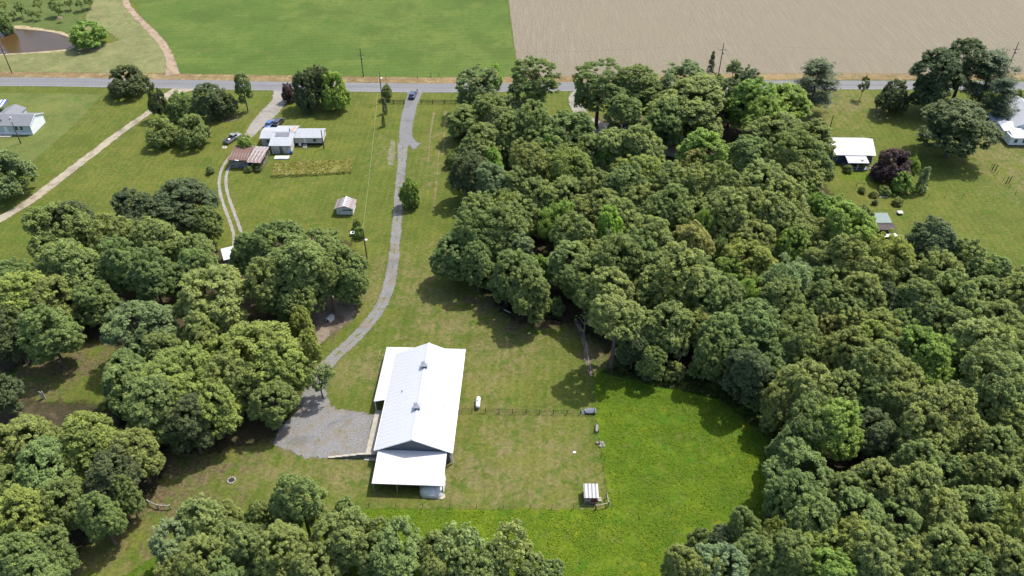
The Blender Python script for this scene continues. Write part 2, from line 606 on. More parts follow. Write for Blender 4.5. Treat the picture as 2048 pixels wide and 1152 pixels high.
for pl in ([(965, 205), (945, 330), (935, 420), (925, 520), (975, 590), (1015, 622), (1130, 634), (1200, 690), (1290, 735), (1480, 770), (1555, 870), (1565, 1010), (1500, 1230), (2400, 1230), (2300, 660),
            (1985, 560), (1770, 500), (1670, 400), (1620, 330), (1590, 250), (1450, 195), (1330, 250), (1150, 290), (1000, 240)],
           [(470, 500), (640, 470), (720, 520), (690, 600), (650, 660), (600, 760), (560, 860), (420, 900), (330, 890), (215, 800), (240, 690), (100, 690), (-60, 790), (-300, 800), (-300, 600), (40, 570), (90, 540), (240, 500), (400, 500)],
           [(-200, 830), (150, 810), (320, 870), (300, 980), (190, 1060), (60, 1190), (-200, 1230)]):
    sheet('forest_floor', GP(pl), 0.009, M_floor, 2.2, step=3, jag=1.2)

# dirt track between the fields, with two wheel lines
M_track = gravel_mat('bare_track_soil', (0.25, 0.185, 0.125), (0.34, 0.26, 0.18), (0.20, 0.145, 0.095), 0.2)
strip('dirt_track', GP([(243, -60), (251, 0), (262, 20), (286, 46), (308, 68), (328, 92), (340, 118), (345, 150)]), [2.4, 2.4, 2.2, 2.4, 2.6, 2.6, 2.8, 4.5], 0.024, M_track, 0.8)

# pond
t = NT('muddy_pond_water')
v = t.coord()
n = t.noise(v, 0.05, 3)
c = t.mix(t.ramp(n, 0.35, 0.65), (0.052, 0.032, 0.012), (0.07, 0.042, 0.015))
M_water = t.finish(c, 0.2, 0, 0.15, t.noise(v, 1.2, 3), 0.05, 0.05)
M_mud = gravel_mat('pond_bank_mud', (0.30, 0.24, 0.15), (0.38, 0.31, 0.20), (0.21, 0.2, 0.07), 0.3)
sheet('pond_bank', GP([(-160, 66), (20, 51), (60, 54), (110, 61), (146, 72), (162, 88), (140, 101), (60, 107), (0, 110), (-160, 122)]), 0.026, M_mud, 1.2)
sheet('pond', GP([(-160, 72), (0, 57), (40, 58.5), (100, 64), (140, 76), (155, 90), (135, 98), (60, 104.5), (0, 108), (-160, 118)]), 0.032, M_water, 0.12)

# the road and its drives
t = NT('worn_asphalt')
v = t.coord()
n = t.noise(v, 2.5, 6, 0.7)
ln = t.noise(t.coord((0.012, 1.5, 1)), 1.0, 4, 0.6)
c = t.mix(t.ramp(n, 0.3, 0.7), (0.112, 0.112, 0.114), (0.165, 0.165, 0.167))
c = t.mix(t.ramp(ln, 0.45, 0.62, 0, 0.55), c, (0.175, 0.176, 0.18))
c = t.mix(t.ramp(t.noise(v, 0.15, 5, 0.6), 0.52, 0.7, 0, 0.4), c, (0.12, 0.12, 0.125))
M_road = t.finish(c, 0.9, 0, 0.2, n, 0.3, 0.02, edge_alpha(t, v, 0.05, 0.5, 1.5))
road_pts = [(-700, 161), (0, 163.2), (250, 166.5), (512, 171.5), (700, 174.3), (860, 176), (1030, 174.5), (1300, 171), (1560, 169.8), (1800, 170.3), (2048, 171.8), (2700, 174)]
road = strip('road', GP(road_pts), 6.3, 0.036, M_road, 0.25, step=4)
M_crack = plain('tar_sealed_joint', (0.09, 0.09, 0.095), 0.9)
rp = [G(*p) for p in road_pts]
strip('road_centre_joint', [p + Vector((0, 0.2, 0)) for p in rp], 0.16, 0.042, M_crack, 0.02, step=4)
strip('road_edge_line', [p + Vector((0, -2.75, 0)) for p in rp], 0.14, 0.042, plain('faded_edge_paint', (0.27, 0.27, 0.265), 0.8, var=0.25), 0.02, step=4)

M_white = gravel_mat('white_limestone_gravel', (0.255, 0.22, 0.158), (0.365, 0.32, 0.24), (0.20, 0.165, 0.11), 0.4)
M_grav = gravel_mat('grey_driveway_gravel', (0.122, 0.120, 0.118), (0.23, 0.226, 0.22), (0.175, 0.15, 0.115), 1.0, middle=0.75)
M_pale = gravel_mat('pale_driveway_gravel', (0.195, 0.183, 0.162), (0.30, 0.285, 0.255), (0.23, 0.195, 0.15), 0.6)
M_pave = gravel_mat('driveway_asphalt', (0.135, 0.135, 0.137), (0.19, 0.19, 0.192), (0.155, 0.15, 0.146), 0.0)
strip('gravel_lane', GP([(380, 172), (345, 186), (318, 206), (296, 226), (240, 265), (180, 311), (120, 357), (60, 402), (0, 438), (-80, 482), (-200, 540)]),
      [7, 4.2, 2.6, 2.3, 2.5, 2.7, 2.8, 2.8, 2.8, 2.8, 2.8], 0.028, M_white, 0.55)
strip('farm_drive', GP([(574, 175), (560, 200), (540, 224), (522, 242), (508, 258), (496, 274)]), [7.5, 5.2, 5.4, 5.0, 3.6, 2.4], 0.028, M_pale, 0.7)
wheel = [(500, 266), (486, 288), (470, 308), (454, 330), (446, 352), (446, 378), (455, 410), (468, 445), (476, 475), (472, 510), (462, 545)]
for s_ in (-0.85, 0.85):
    pts = GP(wheel)
    q = []
    for i, p in enumerate(pts):
        d = (pts[min(i + 1, len(pts) - 1)] - pts[max(0, i - 1)]).normalized()
        q.append(p + Vector((-d.y, d.x, 0)) * s_)
    strip('wheel_track', q, 0.75, 0.026, M_pale, 0.3)
strip('paved_apron', GP([(832, 177), (829, 188), (823, 206), (816, 232), (812, 255), (812, 276), (815, 290)]), [6.5, 4.6, 3.9, 3.9, 3.6, 3.8, 4.8], 0.030, M_pave, 0.25)
sheet('paved_spill', GP([(799, 282), (803, 268), (822, 268), (833, 284), (843, 287), (835, 293), (833, 298), (824, 298), (818, 288), (800, 289)]), 0.034, M_pave, 0.5)
M_bare = gravel_mat('bare_tan_soil', (0.165, 0.13, 0.095), (0.25, 0.205, 0.155), (0.115, 0.09, 0.06), 0.7, soft=0.15)  # pinkish tan bare dirt with grass patches
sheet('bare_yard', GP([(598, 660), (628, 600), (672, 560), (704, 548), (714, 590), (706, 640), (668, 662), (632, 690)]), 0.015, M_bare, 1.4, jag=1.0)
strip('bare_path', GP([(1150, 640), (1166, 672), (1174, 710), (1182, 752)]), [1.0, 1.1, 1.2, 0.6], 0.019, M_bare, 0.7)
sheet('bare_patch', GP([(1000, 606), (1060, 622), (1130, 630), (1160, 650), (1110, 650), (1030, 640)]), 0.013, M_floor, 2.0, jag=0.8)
strip('gravel_scrape', GP([(786, 280), (783, 305), (782, 330)]), [1.2, 2.0, 1.4], 0.018, gravel_mat('thin_spilled_gravel', (0.14, 0.135, 0.09), (0.20, 0.19, 0.14), (0.13, 0.13, 0.05), 1.6), 0.8)
strip('gravel_drive', GP([(806, 286), (805, 310), (803, 335), (800, 360), (797, 400), (794, 440), (791, 480), (786, 525), (777, 575), (757, 620), (730, 655), (700, 686), (668, 714), (645, 742), (628, 775)]),
      [3.0, 2.5, 2.2, 2.2, 2.2, 2.3, 2.3, 2.5, 2.6, 2.6, 2.6, 2.6, 2.6, 3.2, 5.0], 0.028, M_grav, 0.45)
sheet('gravel_yard', GP([(632, 752), (652, 770), (654, 800), (664, 815), (690, 824), (752, 827), (742, 868), (736, 914), (640, 914), (574, 903), (548, 888), (556, 862), (588, 830), (606, 790), (614, 764)]), 0.032, M_grav, 1.3, jag=0.8)

M_straw = grass_mat('dry_cut_grass', (0.15, 0.138, 0.05), (0.18, 0.16, 0.07), (0.24, 0.205, 0.10), 0.7, 0.4, soft=0.15, amp=2.2)
for pts, w in (([(890, 222), (889, 260), (886, 310)], 0.7), ([(868, 225), (862, 262), (856, 330)], 0.5), ([(878, 300), (874, 350), (868, 420)], 0.45)):
    strip('cut_grass_row', GP(pts), w, 0.012, M_straw, 0.3)
M_conc = plain('poured_concrete', (0.33, 0.30, 0.245), 0.85, var=0.08)

# ------------------------------------------------------------------ vegetation
def leaf_material(name, trans=0.42, rough=0.6, spec=0.12, spread=0.36):
    t = NT(name)
    oi = t.n('ObjectInfo')
    var = t.attr('tone')
    v = t.coord()
    m = t.noise(v, 0.45, 3, 0.5)
    base = oi.outputs['Color']
    lo = t.mix(1.0, base, (1 - spread, 1 - spread, 1 - spread * 0.8), 'MULTIPLY')
    hi = t.mix(1.0, base, (1 + spread * 0.75, 1 + spread * 0.62, 1 + spread * 0.35), 'MULTIPLY')
    c = t.mix(var, lo, hi)
    c = t.mix(t.ramp(m, 0.35, 0.65, 0, 0.35), c, t.mix(1.0, c, (1.06, 1.04, 0.9), 'MULTIPLY'))
    b = t.n('BsdfPrincipled')
    t.l(c, b.inputs['Base Color'])
    b.inputs['Roughness'].default_value = rough
    b.inputs['Specular IOR Level'].default_value = spec
    tr = t.n('BsdfTranslucent')
    t.l(t.mix(1.0, c, (1.3, 1.25, 0.65), 'MULTIPLY'), tr.inputs['Color'])
    mx = t.n('MixShader')
    mx.inputs[0].default_value = trans
    t.l(b.outputs[0], mx.inputs[1])
    t.l(tr.outputs[0], mx.inputs[2])
    t.l(mx.outputs[0], t.out.inputs['Surface'])
    return t.m


M_leaf = leaf_material('leaves')
M_blade = leaf_material('grass_blades', 0.3, 0.7, 0.1, 0.22)
M_needle = leaf_material('needles', 0.08, 0.6, 0.2, 0.55)
M_bark = plain('grey_brown_bark', (0.13, 0.105, 0.085), 0.95, var=0.3, scale=4, spec=0.1)
M_palebark = plain('pale_bark', (0.27, 0.245, 0.21), 0.95, var=0.25, scale=4, spec=0.1)


def quads_mesh(name, cen, nor, size, tone, mat, aspect=0.75, g=nrg):
    """many small leaf faces as one mesh"""
    n = len(cen)
    nor = nor / np.maximum(1e-6, np.linalg.norm(nor, axis=1, keepdims=True))
    a = g.normal(size=(n, 3))
    x = np.cross(nor, a)
    x /= np.maximum(1e-6, np.linalg.norm(x, axis=1, keepdims=True))
    y = np.cross(nor, x)
    hx = x * size[:, None] * 0.5
    hy = y * size[:, None] * 0.5 * aspect
    bend = nor * size[:, None] * 0.14
    v = np.stack([cen - hx - bend, cen - hy * 1.0 + bend * .3, cen + hx - bend, cen + hy + bend * .3], 1).reshape(-1, 3)
    m = bpy.data.meshes.new(name)
    m.vertices.add(4 * n)
    m.vertices.foreach_set('co', v.astype(np.float32).ravel())
    m.loops.add(4 * n)
    m.loops.foreach_set('vertex_index', np.arange(4 * n, dtype=np.int32))
    m.polygons.add(n)
    m.polygons.foreach_set('loop_start', np.arange(0, 4 * n, 4, dtype=np.int32))
    at = m.attributes.new('tone', 'FLOAT', 'FACE')
    at.data.foreach_set('value', np.clip(tone, 0, 1).astype(np.float32))
    m.update(calc_edges=True)
    m.materials.append(mat)
    return m


def rdir(n, g, zmin=-1.0):
    z = g.uniform(zmin, 1, n)
    a = g.uniform(0, 2 * math.pi, n)
    s = np.sqrt(1 - z * z)
    return np.stack([s * np.cos(a), s * np.sin(a), z], 1)


def clumps_to_leaves(name, cs, rc, ctone, g, per, leaf, mat, flat=0.85, zmin=-0.45, aspect=0.75, jit=0.42):
    k = len(cs)
    idx_ = np.repeat(np.arange(k), per)
    d = rdir(len(idx_), g, zmin)
    rad = g.uniform(0.5, 1.25, len(idx_)) * rc[idx_]
    off = d * rad[:, None]
    off[:, 2] *= flat
    cen = cs[idx_] + off
    nor = d + g.normal(size=d.shape) * jit + np.array([0, 0, 0.75])
    size = leaf * g.uniform(0.65, 1.3, len(idx_))
    tone = 0.62 * ctone[idx_] + 0.38 * g.random(len(idx_))
    return quads_mesh(name, cen, nor, size, tone, mat, aspect, g)


def lobed_clumps(g, r, zc, rz, nl, per_lobe, droop=0.0, keep_z=-0.55, open_=0.86, skirt=0):
    """sub-crowns carried on limbs; clumps of leaves cover the outside of each"""
    lobes = [(np.array([g.normal() * .08 * r, g.normal() * .08 * r, zc + rz * 0.30]), r * g.uniform(.60, .72))]
    a0 = g.uniform(0, 6.28)
    for i in range(nl):
        a = a0 + 6.283 * i / nl + g.normal() * 0.25
        q = g.uniform(.44, .62) * r
        lobes.append((np.array([math.cos(a) * q, math.sin(a) * q, zc + rz * g.uniform(-.5, .22)]), r * g.uniform(.36, .48)))
    for i in range(max(2, nl // 2)):
        a = g.uniform(0, 6.28)
        q = g.uniform(.2, .5) * r
        lobes.append((np.array([math.cos(a) * q, math.sin(a) * q, zc + rz * g.uniform(.1, .55)]), r * g.uniform(.3, .42)))
    for i in range(skirt):
        a = a0 + 6.283 * (i + .5) / skirt + g.normal() * .3
        q = g.uniform(.45, .62) * r
        lobes.append((np.array([math.cos(a) * q, math.sin(a) * q, zc - rz * g.uniform(.55, .8)]), r * g.uniform(.28, .4)))
    C = []
    for li, (c, lr) in enumerate(lobes):
        d = rdir(per_lobe, g, keep_z)
        p = c + d * (lr * g.uniform(.78, 1.13, per_lobe))[:, None] * np.array([1, 1, min(1.25, rz / r)])
        ok = np.ones(len(p), bool)
        for lj, (c2, lr2) in enumerate(lobes):
            if lj != li:
                q = (p - c2) / np.array([1, 1, min(1.25, rz / r)])
                ok &= np.linalg.norm(q, axis=1) > lr2 * open_ * .9
        C.append(p[ok])
    return np.concatenate(C), lobes


def trunk_mesh(name, g, H, r0, lobes, fork=0.35, lean=(0, 0)):
    b = MB()
    zt = H * 0.62
    b.tube([(0, 0, -0.15), (lean[0] * .05, lean[1] * .05, H * .04), (lean[0] * .4, lean[1] * .4, H * fork), (lean[0], lean[1], zt)],
           [r0 * 1.5, r0, r0 * .72, r0 * .3], 8)
    for c, lr in lobes:
        z0 = min(H * fork * g.uniform(.8, 1.15), c[2] - 0.3)
        s_ = Vector((lean[0] * .4, lean[1] * .4, z0))
        e = Vector(c)
        mid = s_.lerp(e, .5) + Vector((g.normal() * .2, g.normal() * .2, -.25))
        b.tube([s_, mid, e], [r0 * .42, r0 * .28, r0 * .1], 5)
    return b.mesh(name)


VAR = {}


def make_variants():
    # broad oaks, crown radius 5 m, 15 m tall
    for i in range(12):
        g = np.random.default_rng(100 + i)
        r, H = 5.0, 15.0
        C, L = lobed_clumps(g, r, 8.6, 5.4, int(g.integers(5, 9)), 88, skirt=3)
        ct = g.random(len(C))
        rc = g.uniform(.28, .62, len(C))
        C = C * np.array([1, 1, [1, 1.12, .9][i % 3]])
        m = clumps_to_leaves('broadleaf_crown', C, rc, ct, g, 54, .34, M_leaf)
        VAR.setdefault('oak', []).append((m, trunk_mesh('broadleaf_trunk', g, H, .32, L)))
    # taller, looser trees that show trunk and limbs
    for i in range(3):
        g = np.random.default_rng(200 + i)
        r, H = 5.0, 19.0
        C, L = lobed_clumps(g, r, 11.2, 6.9, 7, 60, open_=.9, skirt=2)
        ct = g.random(len(C))
        rc = g.uniform(.3, .66, len(C))
        m = clumps_to_leaves('tall_crown', C, rc, ct, g, 54, .34, M_leaf)
        VAR.setdefault('tall', []).append((m, trunk_mesh('tall_trunk', g, H, .34, L, .45)))
    for i in range(1):
        g = np.random.default_rng(250 + i)
        r, H = 5.0, 19.0
        C, L = lobed_clumps(g, r, 13.2, 5.2, 6, 54, open_=.9)
        ct = g.random(len(C))
        rc = g.uniform(.3, .66, len(C))
        m = clumps_to_leaves('high_crown', C, rc, ct, g, 56, .34, M_leaf)
        VAR.setdefault('bare', []).append((m, trunk_mesh('high_trunk', g, H, .4, L, .5)))
    # half dead snags: bare limbs with a few leafy clumps
    for i in range(2):
        g = np.random.default_rng(270 + i)
        r, H = 5.0, 15.0
        C, L = lobed_clumps(g, r, 9.0, 5.4, 6, 6)
        m = clumps_to_leaves('sparse_crown', C, g.uniform(.3, .6, len(C)), g.random(len(C)), g, 50, .32, M_leaf)
        b = MB()
        tmp = trunk_mesh('snag_limbs', g, H, .3, L, .4)
        tmp.materials.append(M_palebark)
        VAR.setdefault('snag', []).append((m, tmp))
    # soft, finely leaved crowns (willow, locust)
    for i in range(2):
        g = np.random.default_rng(300 + i)
        r, H = 5.0, 13.0
        C, L = lobed_clumps(g, r, 7.6, 4.9, 6, 40)
        ct = 0.3 + 0.4 * g.random(len(C))
        rc = g.uniform(.5, .85, len(C))
        m = clumps_to_leaves('feathery_crown', C, rc, ct, g, 58, .33, M_leaf, jit=.9)
        VAR.setdefault('soft', []).append((m, trunk_mesh('feathery_trunk', g, H, .25, L)))
    # pines: flat sprays of needles on level boughs
    for i in range(2):
        g = np.random.default_rng(400 + i)
        H = 18.0
        C, rc, L = [], [], []
        for k in range(78):
            z = g.uniform(4.0, 17.2)
            q = (1 - ((z - 6.5) / 12.0) ** 2 if z > 6.5 else 0.72 + .1 * (z - 4)) * g.uniform(.6, 1.08) * 4.6
            a = g.uniform(0, 6.28)
            e = np.array([math.cos(a) * q, math.sin(a) * q, z + .05 * q])
            if k < 34:
                L.append((e, 1))
            for j in range(7):
                C.append(e * np.array([1 - .11 * j, 1 - .11 * j, 1]) + g.normal(size=3) * np.array([.55, .55, .22]))
                rc.append(g.uniform(.5, .95))
        C = np.array(C); rc = np.array(rc)
        m = clumps_to_leaves('pine_crown', C, rc, g.random(len(C)), g, 40, .42, M_needle, flat=.5, zmin=-.3, aspect=.35)
        b = MB()
        b.tube([(0, 0, -.2), (0, 0, 6), (0, 0, 17)], [.36, .26, .06], 8)
        for e, _ in L:
            b.tube([(0, 0, e[2] - .5), tuple(e)], [.1, .03], 4)
        VAR.setdefault('pine', []).append((m, b.mesh('pine_trunk')))
    # broad open-crowned old pine / dark conifer with rounded head
    # narrow conical evergreen, radius 1.2, 5 m
    for i in range(2):
        g = np.random.default_rng(500 + i)
        C, rc = [], []
        for k in range(130):
            z = g.uniform(.35, 4.8)
            q = 1.15 * (1 - z / 5.2) ** .75 * g.uniform(.55, 1)
            a = g.uniform(0, 6.28)
            C.append((math.cos(a) * q, math.sin(a) * q, z)); rc.append(g.uniform(.16, .34))
        C = np.array(C); rc = np.array(rc)
        m = clumps_to_leaves('conical_crown', C, rc, g.random(len(C)), g, 30, .2, M_needle, aspect=.5)
        b = MB(); b.tube([(0, 0, -.1), (0, 0, 4)], [.1, .03], 6)
        VAR.setdefault('cone', []).append((m, b.mesh('conical_trunk')))
    # dense low tree or bush foliage down to the ground, radius 3, 5 m
    for i in range(3):
        g = np.random.default_rng(600 + i)
        C, L = lobed_clumps(g, 3.0, 2.3, 2.6, 6, 60, keep_z=-.8)
        C[:, 2] = np.maximum(C[:, 2], .35)
        ct = g.random(len(C)); rc = g.uniform(.22, .48, len(C))
        m = clumps_to_leaves('bush_crown', C, rc, ct, g, 52, .26, M_leaf, zmin=-.6)
        VAR.setdefault('bush', []).append((m, trunk_mesh('bush_stems', g, 4.2, .14, L, .12)))
    # small open tree (orchard, saplings), radius 2, 5 m
    for i in range(3):
        g = np.random.default_rng(700 + i)
        C, L = lobed_clumps(g, 2.0, 3.3, 1.7, 5, 12)
        ct = g.random(len(C)); rc = g.uniform(.24, .5, len(C))
        m = clumps_to_leaves('small_crown', C, rc, ct, g, 36, .27, M_leaf)
        VAR.setdefault('small', []).append((m, trunk_mesh('small_trunk', g, 5, .1, L, .3)))


make_variants()
NOM = {'oak': (5, 15, 9.6), 'tall': (5, 19, 12), 'bare': (5, 19, 13.4), 'soft': (5, 13, 8), 'snag': (5, 15, 9.6), 'pine': (4.6, 18, 10), 'cone': (1.15, 5, 2.2), 'bush': (3, 5, 2.3), 'small': (2, 5, 3.3)}
TONE = {'o': (.083, .103, .028), 'g': (.069, .093, .026), 'd': (.046, .060, .023), 'b': (.080, .119, .023), 'y': (.092, .114, .025), 'l': (.096, .158, .025),
        't': (.105, .114, .033), 's': (.078, .104, .041), 'p': (.088, .111, .032), 'k': (.069, .091, .031), 'c': (.036, .050, .020), 'u': (.040, .028, .025),
        'e': (.20, .165, .12)}
WORD = {'o': 'olive green', 'g': 'mid green', 'd': 'dark green', 'b': 'bright green', 'y': 'yellow-green', 'l': 'lime green', 't': 'tan tinted',
        's': 'silver-green', 'p': 'pale olive', 'k': 'blue-green', 'c': 'dark evergreen', 'u': 'purple', 'e': 'dry brown'}
CATN = {'oak': 'broadleaf_tree', 'tall': 'tall_broadleaf_tree', 'bare': 'tall_broadleaf_tree', 'soft': 'feathery_tree', 'snag': 'half_dead_tree', 'pine': 'pine_tree', 'cone': 'conical_evergreen', 'bush': 'bush', 'small': 'small_tree'}
TREES = []      # for the labels: (object, px, py, tone, landmark phrase)


def tree(px, py, rpx, tone, kind='oak', H=None, base=None, label=None, mark=None, rz=None, tilt=None, at_base=False):
    r0, h0, hc0 = NOM[kind]
    if base is not None:
        p = G(*base)
        if H is None:
            H = h0
        r = rpx / PPM(py, H * .6)
    else:
        hg = H if H else h0
        r = rpx / PPM(py, hg * .62)
        if H is None:
            H = h0 * min(1.18, max(.62, .42 + .58 * r / r0)) * rng.uniform(.93, 1.07) if kind in ('oak', 'tall', 'soft', 'bare') else h0 * r / r0
        p = G(px, py, H * hc0 / h0)
    vi = rng.randrange(len(VAR[kind]))
    cm, tm = VAR[kind][vi]
    root = thing(CATN[kind], label, 'bush' if kind == 'bush' else 'tree', (p.x, p.y, 0), rng.uniform(0, 6.283) if rz is None else rz)
    if tilt:
        root.rotation_euler = (tilt[0], tilt[1], 0)
    s_ = r / r0
    z_ = H / h0
    q_ = rng.uniform(.9, 1.12)
    root.scale = (s_ * q_, s_ / q_, z_)
    t = share('trunk', tm, root)
    if not tm.materials:
        tm.materials.append(M_bark)
    c = share('crown', cm, root)
    b = TONE[tone]
    j = rng.uniform(.91, 1.09) * 2.5
    w = rng.uniform(-.06, .06)
    c.color = (b[0] * j * (1 + w), b[1] * j, b[2] * j * (1 - w) * 1.2, 1)
    TREES.append((root, px, py, tone, mark))
    return root


T = tree
# --- along the road, houses and yards (each told apart by its label)
T(253, 162, 40, 'd', 'bush', label='wide dark green tree standing alone by the road left of the limestone lane', mark='wide roadside tree', H=9)
T(176, 70, 34, 'b', 'bush', label='bright green round willow bush at the right end of the brown pond', mark='pond bush', H=9)
T(6, 46, 17, 'g', 'bush', H=8, label='dark green bush at the far left bank of the pond')
for i, (x, y, r_, w_) in enumerate([(6, 9, 10, 'at the far left corner of the orchard'), (38, 14, 13, 'second from the left in the orchard behind the pond'), (60, 26, 9, 'nearest the pond bank in the orchard'),
                                  (76, 6, 11, 'in the middle of the orchard behind the pond'), (75, 30, 7, 'leaning beside its own small shadow above the pond'), (110, 10, 14, 'darkest in the orchard right of its middle'),
                                  (119, 22, 7, 'lowest in the orchard above the right half of the pond'), (136, 4, 10, 'thin crowned in the orchard towards the hay meadow'), (160, 6, 10, 'next to last in the orchard before the hay meadow'),
                                  (176, 1, 10, 'at the right end of the orchard by the hay meadow'), (24, 28, 8, 'low at the left end of the orchard over the pond')]):
    o = T(x, y, r_, 'g' if i % 3 else 'o', 'small', label='small green orchard tree ' + w_)
    o['group'] = 'small orchard trees behind the pond'
T(120, 37, 5, 'e', 'small', label='bare grey sapling standing alone between the orchard and the pond')
T(314, 206, 17, 'd', 'bush', H=11, label='narrow dark upright tree beside the limestone lane', mark='narrow dark tree by the lane')
T(366, 212, 31, 'g', 'bush', H=8, label='mid green rounded tree in the clump between the two lanes', mark='clump between the lanes')
T(412, 196, 34, 'd', 'oak', H=11, label='dark brownish green tree, biggest of the clump between the two lanes')
T(445, 208, 27, 'd', 'bush', H=8, label='dark low tree beside the ring of brush in the yard')
T(482, 172, 18, 'g', 'tall', H=13, base=(496, 222), label='thin tall tree with bare lower trunk by the farm drive')
T(322, 266, 31, 'o', 'bush', H=8, label='olive rounded tree, left one of the pair below the clump by the lane')
T(384, 263, 33, 'o', 'bush', H=9, label='olive rounded tree, right one of the pair below the clump by the lane')
T(2, 350, 56, 'k', 'bush', H=13, label='big blue-green tree cut by the left edge beside the limestone lane')
T(636, 150, 29, 'd', 'oak', H=15, label='dark round tree, rear one of the roadside trio by the farm drive', mark='roadside trio')
T(612, 184, 30, 'c', 'bush', H=12, label='blackish green conifer, left one of the roadside trio by the farm drive')
T(668, 185, 30, 'b', 'bush', H=12, label='bright green broad tree, right one of the roadside trio by the farm drive')
T(577, 186, 14, 'u', 'bush', H=6, label='purple-brown leafed shrub beside the farm drive entrance')
T(775, 180, 11, 'o', 'bush', H=5, base=(776, 199), label='small yellowish bushy tree beside the lamp pole at the board fence')
T(771, 215, 6.5, 'c', 'cone', H=5, base=(771, 227), label='slim dark evergreen just below the left board fence')
T(768, 240, 5, 'c', 'cone', H=4.2, base=(768, 253), label='smallest slim dark evergreen, further down from the left board fence')
T(822, 386, 20, 'b', 'bush', H=8.2, base=(822, 413), label='bright green lone tree beside the gravel drive on the lawn', mark='lone bright tree by the drive')
T(492, 290, 20, 'b', 'bush', H=5.5, label='bright green bushy tree growing over the rusty barn roof')
T(420, 340, 9, 'o', 'bush', H=2.2, label='small round bush on the lawn left of the two wheel tracks')
T(714, 449, 10, 'o', 'bush', H=3.0, label='upper bush beside the white play frame below the white shed')
T(718, 466, 11, 'b', 'bush', H=3.0, label='lower bush beside the white play frame below the white shed')
T(1784, 332, 38, 'u', 'bush', H=8.5, label='purple leafed plum tree beside the metal roofed ranch house', mark='purple plum tree')
T(1822, 338, 16, 'b', 'bush', H=6, label='green bush right behind the purple plum tree')
T(1805, 366, 22, 'b', 'bush', H=5.5, label='bright green shrub just below the purple plum tree')
T(1846, 356, 15, 'g', 'cone', H=7.5, base=(1838, 384), label='feathery leaning green shrub right of the purple plum tree')
T(1797, 403, 11, 'o', 'bush', H=2.0, label='clipped round olive bush on the lawn below the plum tree')
T(1750, 405, 6, 'd', 'bush', H=1.3, label='tiny dark bush on the lawn left of the clipped round bush')
T(1722, 329, 9, 'g', 'bush', H=2.5, label='green shrub at the corner of the ranch house porch')
T(1697, 338, 9, 'g', 'bush', H=2.0, label='low green shrub in front of the ranch house porch')
T(1660, 333, 10, 'o', 'bush', H=3.0, label='olive shrub at the left end of the ranch house porch')
T(1770, 382, 12, 'g', 'bush', H=2.2, label='weedy green bush in the garden below the ranch house')
T(1748, 388, 9, 'o', 'bush', H=1.6, label='low olive bush in the garden below the ranch house')
T(1725, 380, 8, 'g', 'bush', H=1.6, label='small green bush by the wood edge in the ranch garden')
T(1632, 167, 48, 'c', 'pine', H=17, label='dark pine standing alone at the right end of the roadside tree row', mark='lone pine')
T(1727, 176, 11, 'd', 'small', H=7.5, base=(1720, 199), label='thin small tree with its own round shadow on the ranch front lawn', mark='thin lawn tree')
T(1778, 202, 34, 'c', 'bush', H=10, base=(1776, 226), label='dark conical magnolia on the front lawn near the road', mark='dark magnolia')
T(1880, 140, 54, 'c', 'tall', H=20, label='tall dark pine with open crown, left one of the big roadside group', mark='big roadside group')
T(1935, 122, 52, 'c', 'tall', H=21, label='tallest dark pine at the top of the big roadside group')
T(1978, 152, 54, 'c', 'pine', H=18, label='dark pine, right one of the big roadside group')
T(2002, 196, 34, 'c', 'pine', H=14, label='grey-green conifer touching the white farmhouse roof')
T(1864, 170, 36, 'd', 'oak', H=15, label='dark low-limbed tree at the left foot of the big roadside group')
T(1922, 236, 72, 'd', 'oak', H=18, label='huge bright-topped oak casting a wide shadow between the two houses', mark='huge oak')
T(2036, 188, 9, 'g', 'bush', H=3, label='green bush behind the white farmhouse')
T(2044, 204, 9, 'b', 'bush', H=3, label='yellowish bush next to the white farmhouse roof')
# --- roadside row at the head of the wood
T(955, 172, 46, 'k', 'oak', H=14, label='grey-green tree at the road end of the wood beside the board fence', mark='first roadside tree')
T(988, 154, 16, 'l', 'bush', H=8, label='lime green bush peeping out behind the first roadside tree')
T(930, 232, 40, 'g', 'oak', H=12, label='mid green tree at the right end of the board fence')
T(1070, 168, 54, 'g', 'tall', H=20, base=(1066, 234), label='tall roadside tree with its trunk showing above the grass', mark='first tall roadside tree')
T(1190, 160, 58, 'g', 'tall', H=22, base=(1192, 256), label='tall roadside tree with a long dark trunk, tallest of the row', mark='second tall roadside tree')
T(1266, 168, 52, 'g', 'tall', H=20, base=(1254, 252), label='tall roadside tree right of the long dark trunk')
T(1372, 165, 56, 'k', 'tall', H=20, label='pale leafed tall tree, fourth of the roadside row')
T(1315, 182, 40, 'g', 'tall', H=17, base=(1294, 256), label='tall tree over the shaded yard in the roadside row')
T(1408, 232, 76, 'o', 'oak', H=18, base=(1366, 288), label='big round olive oak with a forked trunk behind the wood', mark='big forked oak')
T(1425, 178, 34, 'g', 'oak', label='mid green tree right behind the big forked oak')
T(1468, 185, 42, 'd', 'oak', label='dark green tree in the roadside row beside the utility pole')
T(1495, 165, 36, 'd', 'oak', label='dark crown at the road verge right of the utility pole')
T(1423, 128, 8, 'c', 'cone', H=8, label='small pointed evergreen left of the utility pole at the stubble field')
T(1468, 134, 14, 's', 'soft', H=7, label='bare greyish sapling against the stubble field right of the utility pole')
T(1508, 205, 50, 'b', 'oak', label='bright yellow-green tree left of the brightest roadside crown')
T(1562, 202, 58, 'b', 'oak', H=16, label='brightest green broad tree near the lone pine', mark='bright tree near the pine')
T(1530, 238, 46, 'b', 'oak', label='bright green tree below the brightest roadside crown')
T(1025, 205, 24, 's', 'oak', label='slim silver-green tree between the first roadside trees')
